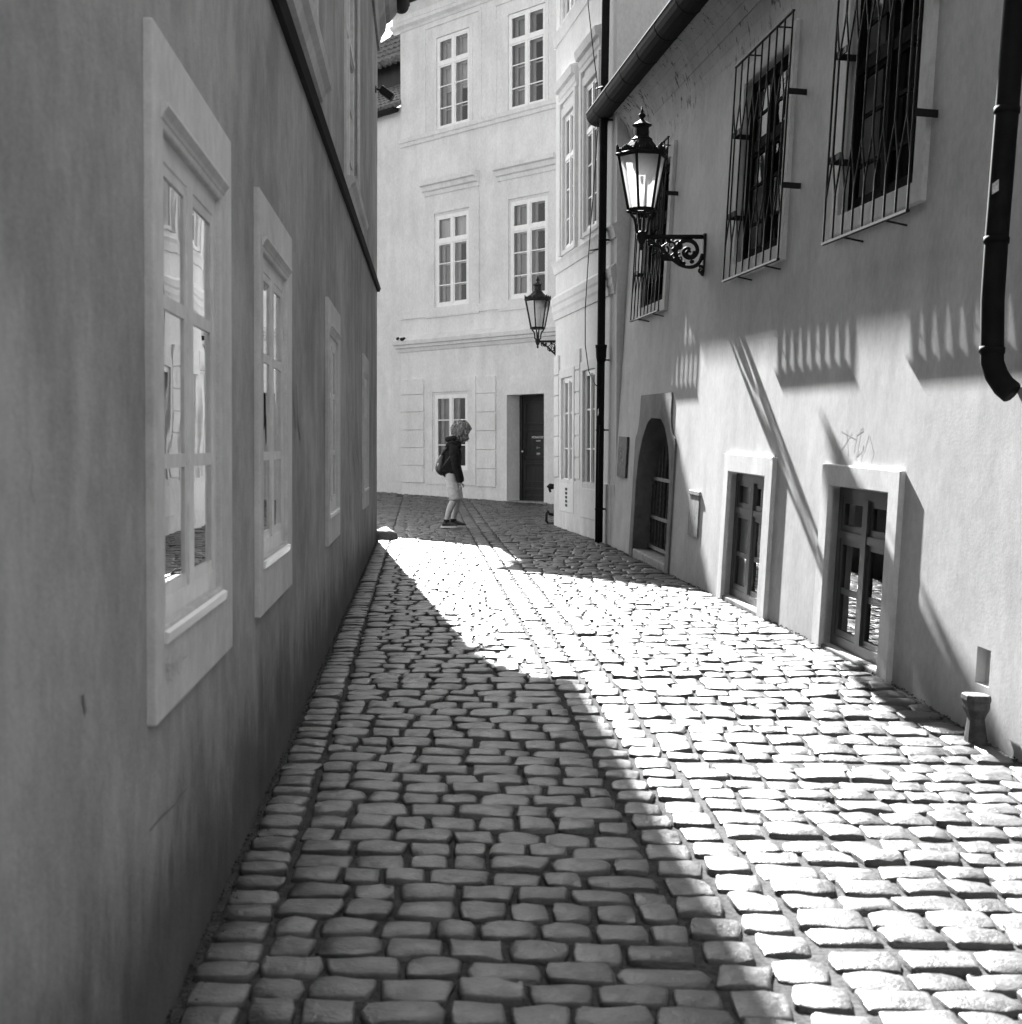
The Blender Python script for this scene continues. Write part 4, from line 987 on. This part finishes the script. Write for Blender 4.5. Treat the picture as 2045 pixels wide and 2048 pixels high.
# ================================================================== SMALL THINGS
def small_things():
    # guard stone at the corner of the left house
    c = LF.P(LEFT_END + .03, .12, 0); c.z = float(gz(c.x, c.y))
    mb = MB(); mb.ball(c + Vector((-.02, 0, .0)), .20, 14, (.95, 1.0, .8))
    o = mb.build('guard_stone', M['stone'], None, smooth=True)
    me = o.data
    for v in me.vertices:
        k = math.sin(v.co.x * 23) * math.cos(v.co.y * 19 + 1) * .02 + math.sin(v.co.z * 31 + v.co.y * 11) * .015; v.co += v.normal * k
    tag(o, 'rounded guard stone at the foot of the left house corner', 'stone')
    # security camera on the left house corner
    cm = thing('security_camera', LF.P(LEFT_END - .1, 0, 6.2), 'black floodlight style camera on a short arm near the top of the left corner', 'camera')
    a, z = LF.uv(751, 178); p0 = LF.P(a, 0, z)
    mb = MB(); mb.tube([p0 - Vector((.02, 0, 0)), p0 + Vector((.015, 0, 0))], .045, 10); mb.tube([p0, p0 + Vector((.10, 0, 0))], .014, 8); mb.build('arm', M['iron'], cm)
    mb = MB(); fr = Frame(p0 + Vector((.14, 0, -.05)), (1, 0, -.75), (0, -1, 0), (.55, 0, .8)); mb.box(fr, -.07, .08, -.06, .06, -.045, .045); mb.build('body', M['iron'], cm, bevel=.01)
    # drain inlet standing by the right wall
    a, zb = RF.uv(1952, 1482, .075); base = RF.P(a, .075, zb)
    base.z = float(gz(base.x, base.y)) - .03
    _, zt = RF.uv(1952, 1374, .075); h = (zt - zb) * 1.02
    di = thing('drain_inlet', base, 'rusty square drain hopper on a squat post against the right wall', 'drain')
    f = Frame(base, RF.S, RF.N)
    def sq(prof, c=((-1, -1), (1, -1), (1, 1), (-1, 1))):
        vs = [f.P(x * w * (1 if abs(x) < 1 else 1), n * w, z) for z, w in prof for x, n in ((-1, -.6), (-.6, -1), (.6, -1), (1, -.6), (1, .6), (.6, 1), (-.6, 1), (-1, .6))]
        m = MB(); q = len(prof)
        m.add(vs, [tuple(range(8))[::-1], tuple(range((q - 1) * 8, q * 8))] + [(r_ * 8 + i_, r_ * 8 + (i_ + 1) % 8, r_ * 8 + 8 + (i_ + 1) % 8, r_ * 8 + 8 + i_) for r_ in range(q - 1) for i_ in range(8)]); return m
    sq([(-.05, .050), (h * .2, .047), (h * .5, .038), (h * .58, .036)]).build('post', M['rust'], di, bevel=.006)
    sq([(h * .54, .036), (h * .64, .044), (h * .74, .056), (h * .86, .058), (h * .90, .062), (h * .99, .060), (h * 1.0, .054)]).build('hopper', M['rust'], di, bevel=.004)
    # iron corner guards of the white house
    for py, label, sz in ((973, 'small black iron hook on the far corner of the white house', .07), (1034, 'black iron boot scraper at the foot of the white house corner', .13)):
        d = ray(1099, py); p = CAM + d * ((B0.y + .25) / d.y)
        mb = MB()
        if sz > .1:
            mb.tube([p + Vector((.10, 0, -.10)), p + Vector((-.01, 0, -.11)), p + Vector((-.045, 0, -.06)), p + Vector((-.045, 0, .05)), p + Vector((-.02, 0, .09)), p + Vector((.0, 0, .05)), p + Vector((.10, 0, .03))], .022, 8)
            tag(mb.build('boot_scraper', M['iron'], None, smooth=True), label, 'boot scraper')
        else:
            mb.tube([p + Vector((.12, 0, 0)), p + Vector((.01, 0, 0)), p + Vector((-.04, 0, .0))], .05, 8, True, [.03, .05, .008]); mb.tube([p + Vector((.0, 0, -.03)), p + Vector((.02, 0, -.09))], .02, 6)
            tag(mb.build('iron_hook', M['iron'], None, smooth=True), label, 'hook')
small_things()

def grit():
    r_ = random.Random(11); mb = MB()
    ico = [(0, 0, 1), (.9, 0, .1), (-.4, .8, .1), (-.4, -.8, .1), (0, 0, -.6)]
    fc = [(0, 1, 2), (0, 2, 3), (0, 3, 1), (4, 2, 1), (4, 3, 2), (4, 1, 3)]
    def stone(x, y, s_):
        a = r_.uniform(0, 6.28); z = float(gz(x, y)) - .006
        mb.add([Vector((x + s_ * (p[0] * math.cos(a) - p[1] * math.sin(a)), y + s_ * (p[0] * math.sin(a) + p[1] * math.cos(a)) * 1.3, z + s_ * p[2] * .7)) for p in ico], fc)
    for i in range(1500):
        y = 4.5 + 13 * r_.random() ** 1.3; x = xr(y) - abs(r_.gauss(0, .07)) + .02; stone(x, y, r_.uniform(.003, .011))
    for i in range(900):
        y = 2.5 + 15 * r_.random() ** 1.5; x = xl(y) + abs(r_.gauss(0, .035)); stone(x, y, r_.uniform(.003, .009))
    o = mb.build('grit', M['sand']); o['kind'] = 'stuff'; o['label'] = 'loose grit and crumbs of mortar along the foot of the walls'; o['category'] = 'grit'
grit()

# ================================================================== PERSON
def skin_obj(name, verts, edges, radii, mat, parent, sub=2, root=0):
    me = bpy.data.meshes.new(name); me.from_pydata([tuple(v) for v in verts], edges, []); me.materials.append(mat)
    o = bpy.data.objects.new(name, me); COL.objects.link(o); o.parent = parent
    sk = o.modifiers.new('skin', 'SKIN'); sk.use_smooth_shade = True
    for i, r in enumerate(radii):
        d = me.skin_vertices[0].data[i]; d.radius = (r, r) if isinstance(r, (int, float)) else r
        d.use_root = i == root
    sb = o.modifiers.new('sub', 'SUBSURF'); sb.levels = sub; sb.render_levels = sub
    return o
def chain(n): return [(i, i + 1) for i in range(n - 1)]
def build_person():
    gp = ground_pt(904.6, 1056); gp.z = float(gz(gp.x, gp.y)) + .008
    t = thing('person', gp, 'person with curly hair in a black hoodie and pale shorts looking down in the lane', 'person', local=True)
    k = .00102
    def q(zx, zy, y=0.0): return Vector(((zx - 480) * k, y, (1762 - zy) * k))
    # local axes: x = the way the person faces (picture right), y away from the camera
    hip = q(478, 985); ch = q(480, 720); sh = q(520, 540); nk = q(545, 450); nk2 = q(580, 395); hd = q(612, 330); hd2 = q(640, 300)
    V = [hip, q(468, 860), ch, sh, nk, nk2, hd, hd2]; E = chain(8); Rr = [.115, .10, .105, .08, .056, .055, .085, .07]
    def add(pts, rad, at):
        o = len(V); 
        V.extend(pts); Rr.extend(rad); E.append((at, o)); E.extend([(o + i, o + i + 1) for i in range(len(pts) - 1)])
        return o + len(pts) - 1
    # near leg (towards the camera): trailing foot; far leg in front
    add([q(470, 1060, -.09), q(505, 1200, -.09), q(522, 1345, -.09), q(455, 1470, -.09), q(405, 1640, -.09), q(400, 1700, -.09)], [.10, .082, .062, .056, .040, .042], 0)
    add([q(490, 1060, .09), q(545, 1200, .09), q(560, 1345, .09), q(535, 1470, .09), q(495, 1640, .09), q(492, 1700, .09)], [.10, .082, .062, .056, .040, .042], 0)
    wr = []
    for s in (-1, 1):
        e = add([q(515, 545, s * .16), q(520, 690, s * .20), q(545, 860, s * .19), q(585, 1000, s * .15), q(602, 1085, s * .13), q(606, 1125, s * .125)], [.045, .042, .038, .034, .029, .034], 3)
        wr.append(e)
    o = skin_obj('body', V, E, Rr, M['skin'], t, 2, 0)
    # fingers and thumb of each hand join the same body mesh as short chains at its hands
    for s, e in zip((-1, 1), wr):
        base = V[e]
        for i, (dy, L) in enumerate(((-.028, .062), (-.010, .074), (.009, .070), (.027, .056))):
            p0 = base + Vector((-.004, dy, -.012)); pts = [p0, p0 + Vector((.004, dy * .25, -L * .45)), p0 + Vector((-.006, dy * .3, -L * .8)), p0 + Vector((-.020, dy * .3, -L * 1.0))]
            skin_obj('finger', pts, chain(4), [.0105, .0095, .009, .0075], M['skin'], o, 1)
        p0 = base + Vector((.022, -s * .012, .012)); skin_obj('thumb', [p0, p0 + Vector((.022, -s * .01, -.03)), p0 + Vector((.018, -s * .012, -.062))], chain(3), [.013, .011, .008], M['skin'], o, 1)
    # face: nose, ears (profile hidden by hair)
    f = MB(); fc = q(655, 362); f.ball(fc + Vector((.020, 0, -.03)), .020, 8, (1.1, .7, .9)); f.ball(fc + Vector((.002, 0, -.070)), .020, 8, (.9, 1.4, .5)); f.ball(fc + Vector((-.012, 0, -.092)), .030, 8, (1, 1, .8)); f.build('face', M['skin'], o, smooth=True)
    e = MB()
    for s in (-1, 1): e.ball(fc + Vector((.022, s * .032, -.008)), .012, 8)
    e.build('eyes', M['hoodie'], o, smooth=True)
    e = MB()
    for s in (-1, 1): e.ball(q(600, 345, s * .088), .03, 8, (.7, .35, 1.1))
    e.build('ears', M['skin'], o, smooth=True)
    # hair: many curls round the head
    h = MB(); r_ = random.Random(3); hc = q(618, 305)
    h.ball(hc, .108, 14, (1.0, .92, 1.02))
    for i in range(430):
        u = r_.uniform(-1, 1); a = r_.uniform(0, 2 * math.pi); c = math.sqrt(1 - u * u); d = Vector((c * math.cos(a), c * math.sin(a), u))
        if d.x > .75 and -.75 < d.z < .0 and abs(d.y) < .5: continue
        rad = .116 + r_.uniform(-.014, .026); p = hc + Vector((d.x * rad * 1.04, d.y * rad * .95, d.z * rad * (1.0 if d.z > 0 else 1.12)))
        ax_ = d.orthogonal().normalized(); bx = d.cross(ax_); ra = r_.uniform(.010, .018); pts = []
        for j in range(7):
            an = j * 1.15 + r_.uniform(0, .5); pts.append(p + (ax_ * math.cos(an) + bx * math.sin(an)) * ra + Vector((0, 0, -.007 * j)) + d * .004 * j)
        h.tube(pts, .0058, 5)
    h.build('hair', M['hair'], o, smooth=True)
    # hoodie
    V2 = [q(474, 1050), q(470, 900), q(470, 780), q(488, 640), q(518, 545), q(538, 478)]; E2 = chain(6); R2 = [(.160, .165), (.148, .158), (.145, .16), (.14, .16), (.125, .15), (.085, .09)]
    for s in (-1, 1):
        i0 = len(V2); V2 += [q(512, 560, s * .165), q(520, 700, s * .215), q(545, 860, s * .20), q(585, 990, s * .16), q(606, 1070, s * .135), q(610, 1100, s * .13)]; R2 += [.088, .076, .068, .063, .058, .05]
        E2 += [(4, i0)] + [(i0 + j, i0 + j + 1) for j in range(5)]
    ho = skin_obj('hoodie', V2, E2, R2, M['hoodie'], o, 2, 2)
    hm = MB()
    pts = [q(528, 462) + Vector((-.015 + .095 * math.cos(a) * 1.0, .10 * math.sin(a), .02 + .02 * math.cos(a))) for a in np.linspace(.7, 2 * math.pi - .7, 16)]
    hm.tube(pts, .05, 10, True, [.028 + .016 * math.sin(i / 15 * math.pi) for i in range(16)]); hm.build('hood', M['hoodie'], ho, smooth=True)
    # shorts
    V3 = [q(480, 985), q(478, 1040)]; E3 = [(0, 1)]; R3 = [(.130, .14), (.135, .145)]
    for s, dx in ((-1, 0), (1, 30)):
        i0 = len(V3); V3 += [q(490 + dx * .6, 1120, s * .085), q(512 + dx, 1230, s * .09), q(524 + dx, 1330, s * .09), q(526 + dx, 1362, s * .09)]; R3 += [.112, .100, .098, .098]; E3 += [(1, i0), (i0, i0 + 1), (i0 + 1, i0 + 2), (i0 + 2, i0 + 3)]
    skin_obj('shorts', V3, E3, R3, M['shorts'], o, 2, 0)
    # socks and shoes
    for s, ax0, fx, up in ((-1, 405, 320, 0), (1, 495, 440, 0)):
        y = s * .09
        sk = MB(); sk.tube([q(ax0, 1640, y), q(ax0 - 4, 1700, y)], .047, 10); sk.build('sock', M['hoodie'], o, smooth=True)
        prof = [(fx + 10, .035, .052), (fx + 40, .046, .085), (fx + 85, .047, .095), (fx + 130, .050, .072), (fx + 180, .052, .052), (fx + 225, .045, .038), (fx + 245, .028, .028)]
        sh = MB(); sg = 12; vs = []
        for zx, w, hh in prof:
            for j in range(sg):
                a = 2 * math.pi * j / sg; b_ = q(zx, 1762, y); vs.append(b_ + Vector((0, w * math.cos(a), .022 + hh * .5 + hh * .5 * math.sin(a))))
        sh.add(vs, [(i * sg + j, i * sg + (j + 1) % sg, (i + 1) * sg + (j + 1) % sg, (i + 1) * sg + j) for i in range(len(prof) - 1) for j in range(sg)] + [tuple(range(sg)), tuple(range((len(prof) - 1) * sg, len(prof) * sg))])
        so = sh.build('shoe', M['shoe'], o, smooth=True, sub=1)
        sl = MB(); base = [(zx, w) for zx, w, hh in prof]; base = [(fx - 4, .02)] + base + [(fx + 252, .012)]
        out = [(zx, w + .004) for zx, w in base] + [(zx, -w - .004) for zx, w in base[::-1]]
        n_ = len(out); sl.add([q(zx, 1762, y + w) for zx, w in out] + [q(zx, 1762, y + w) + Vector((0, 0, .028)) for zx, w in out], [tuple(range(n_))[::-1], tuple(range(n_, 2 * n_))] + [(i, (i + 1) % n_, n_ + (i + 1) % n_, n_ + i) for i in range(n_)])
        sl.build('sole', M['sole'], so)
    # backpack worn on the back
    bp_ = thing('backpack', gp, 'small black drawstring backpack worn by the curly haired person', 'backpack', local=True)
    prof = [(262, 975, .05, .10), (285, 955, .085, .15), (290, 880, .095, .165), (305, 790, .085, .16), (330, 700, .05, .12), (345, 665, .025, .07), (352, 645, .02, .05)]
    V4 = [q(x + 18, z) for x, z, a, b in prof]
    skin_obj('bag', V4, chain(len(V4)), [(b * 1.0, a * .98) for x, z, a, b in prof], M['bag'], bp_, 2)
    st = MB()
    for s in (-1, 1):
        st.tube([q(330, 690, s * .09), q(420, 560, s * .13), q(500, 500, s * .15), q(560, 560, s * .165), q(570, 660, s * .185)], .014, 6)
        st.tube([q(300, 940, s * .12), q(380, 820, s * .19), q(478, 690, s * .235), q(505, 640, s * .25)], .008, 6)
    st.build('strap', M['bag'], bp_, smooth=True)
    mb = MB(); mb.ball(q(284, 835, -.13), .02, 8, (.7, .3, 1.4)); mb.build('logo_patch', M['letter'], bp_, smooth=True)
    return t
build_person()

# ================================================================== LIGHT
LX, LZ = .160, .662
sun_dir = Vector((LX, -1, -LZ)).normalized()
sd = bpy.data.lights.new('sun', 'SUN'); sd.energy = 5.0; sd.angle = R(.53); sd.color = (1, 1, 1)
so = bpy.data.objects.new('sun', sd); COL.objects.link(so)
so.rotation_euler = sun_dir.to_track_quat('-Z', 'Y').to_euler(); so.location = (-8, 40, 30)
el = math.asin(-sun_dir.z); az = math.atan2(-sun_dir.x, -sun_dir.y)
w = bpy.data.worlds.new('World'); scene.world = w; w.use_nodes = True
nt = w.node_tree; nt.nodes.clear()
sky = nt.nodes.new('ShaderNodeTexSky'); sky.sky_type = 'NISHITA'; sky.sun_disc = False; sky.sun_elevation = el; sky.sun_rotation = az
sky.dust_density = 2.0; sky.air_density = 1.0
bw = nt.nodes.new('ShaderNodeRGBToBW'); bg = nt.nodes.new('ShaderNodeBackground'); ow = nt.nodes.new('ShaderNodeOutputWorld')
nt.links.new(sky.outputs[0], bw.inputs[0]); nt.links.new(bw.outputs[0], bg.inputs[0]); bg.inputs[1].default_value = .06
nt.links.new(bg.outputs[0], ow.inputs[0])
# ------------------------------------------------------------------ render settings
scene.render.engine = 'CYCLES'
cy = scene.cycles; cy.max_bounces = 8; cy.diffuse_bounces = 5; cy.glossy_bounces = 4; cy.transparent_max_bounces = 12
cy.use_denoising = True; cy.caustics_reflective = False; cy.caustics_refractive = False
vs = scene.view_settings; vs.view_transform = 'Standard'; vs.look = 'None'; vs.exposure = 2.8; vs.gamma = 1.0
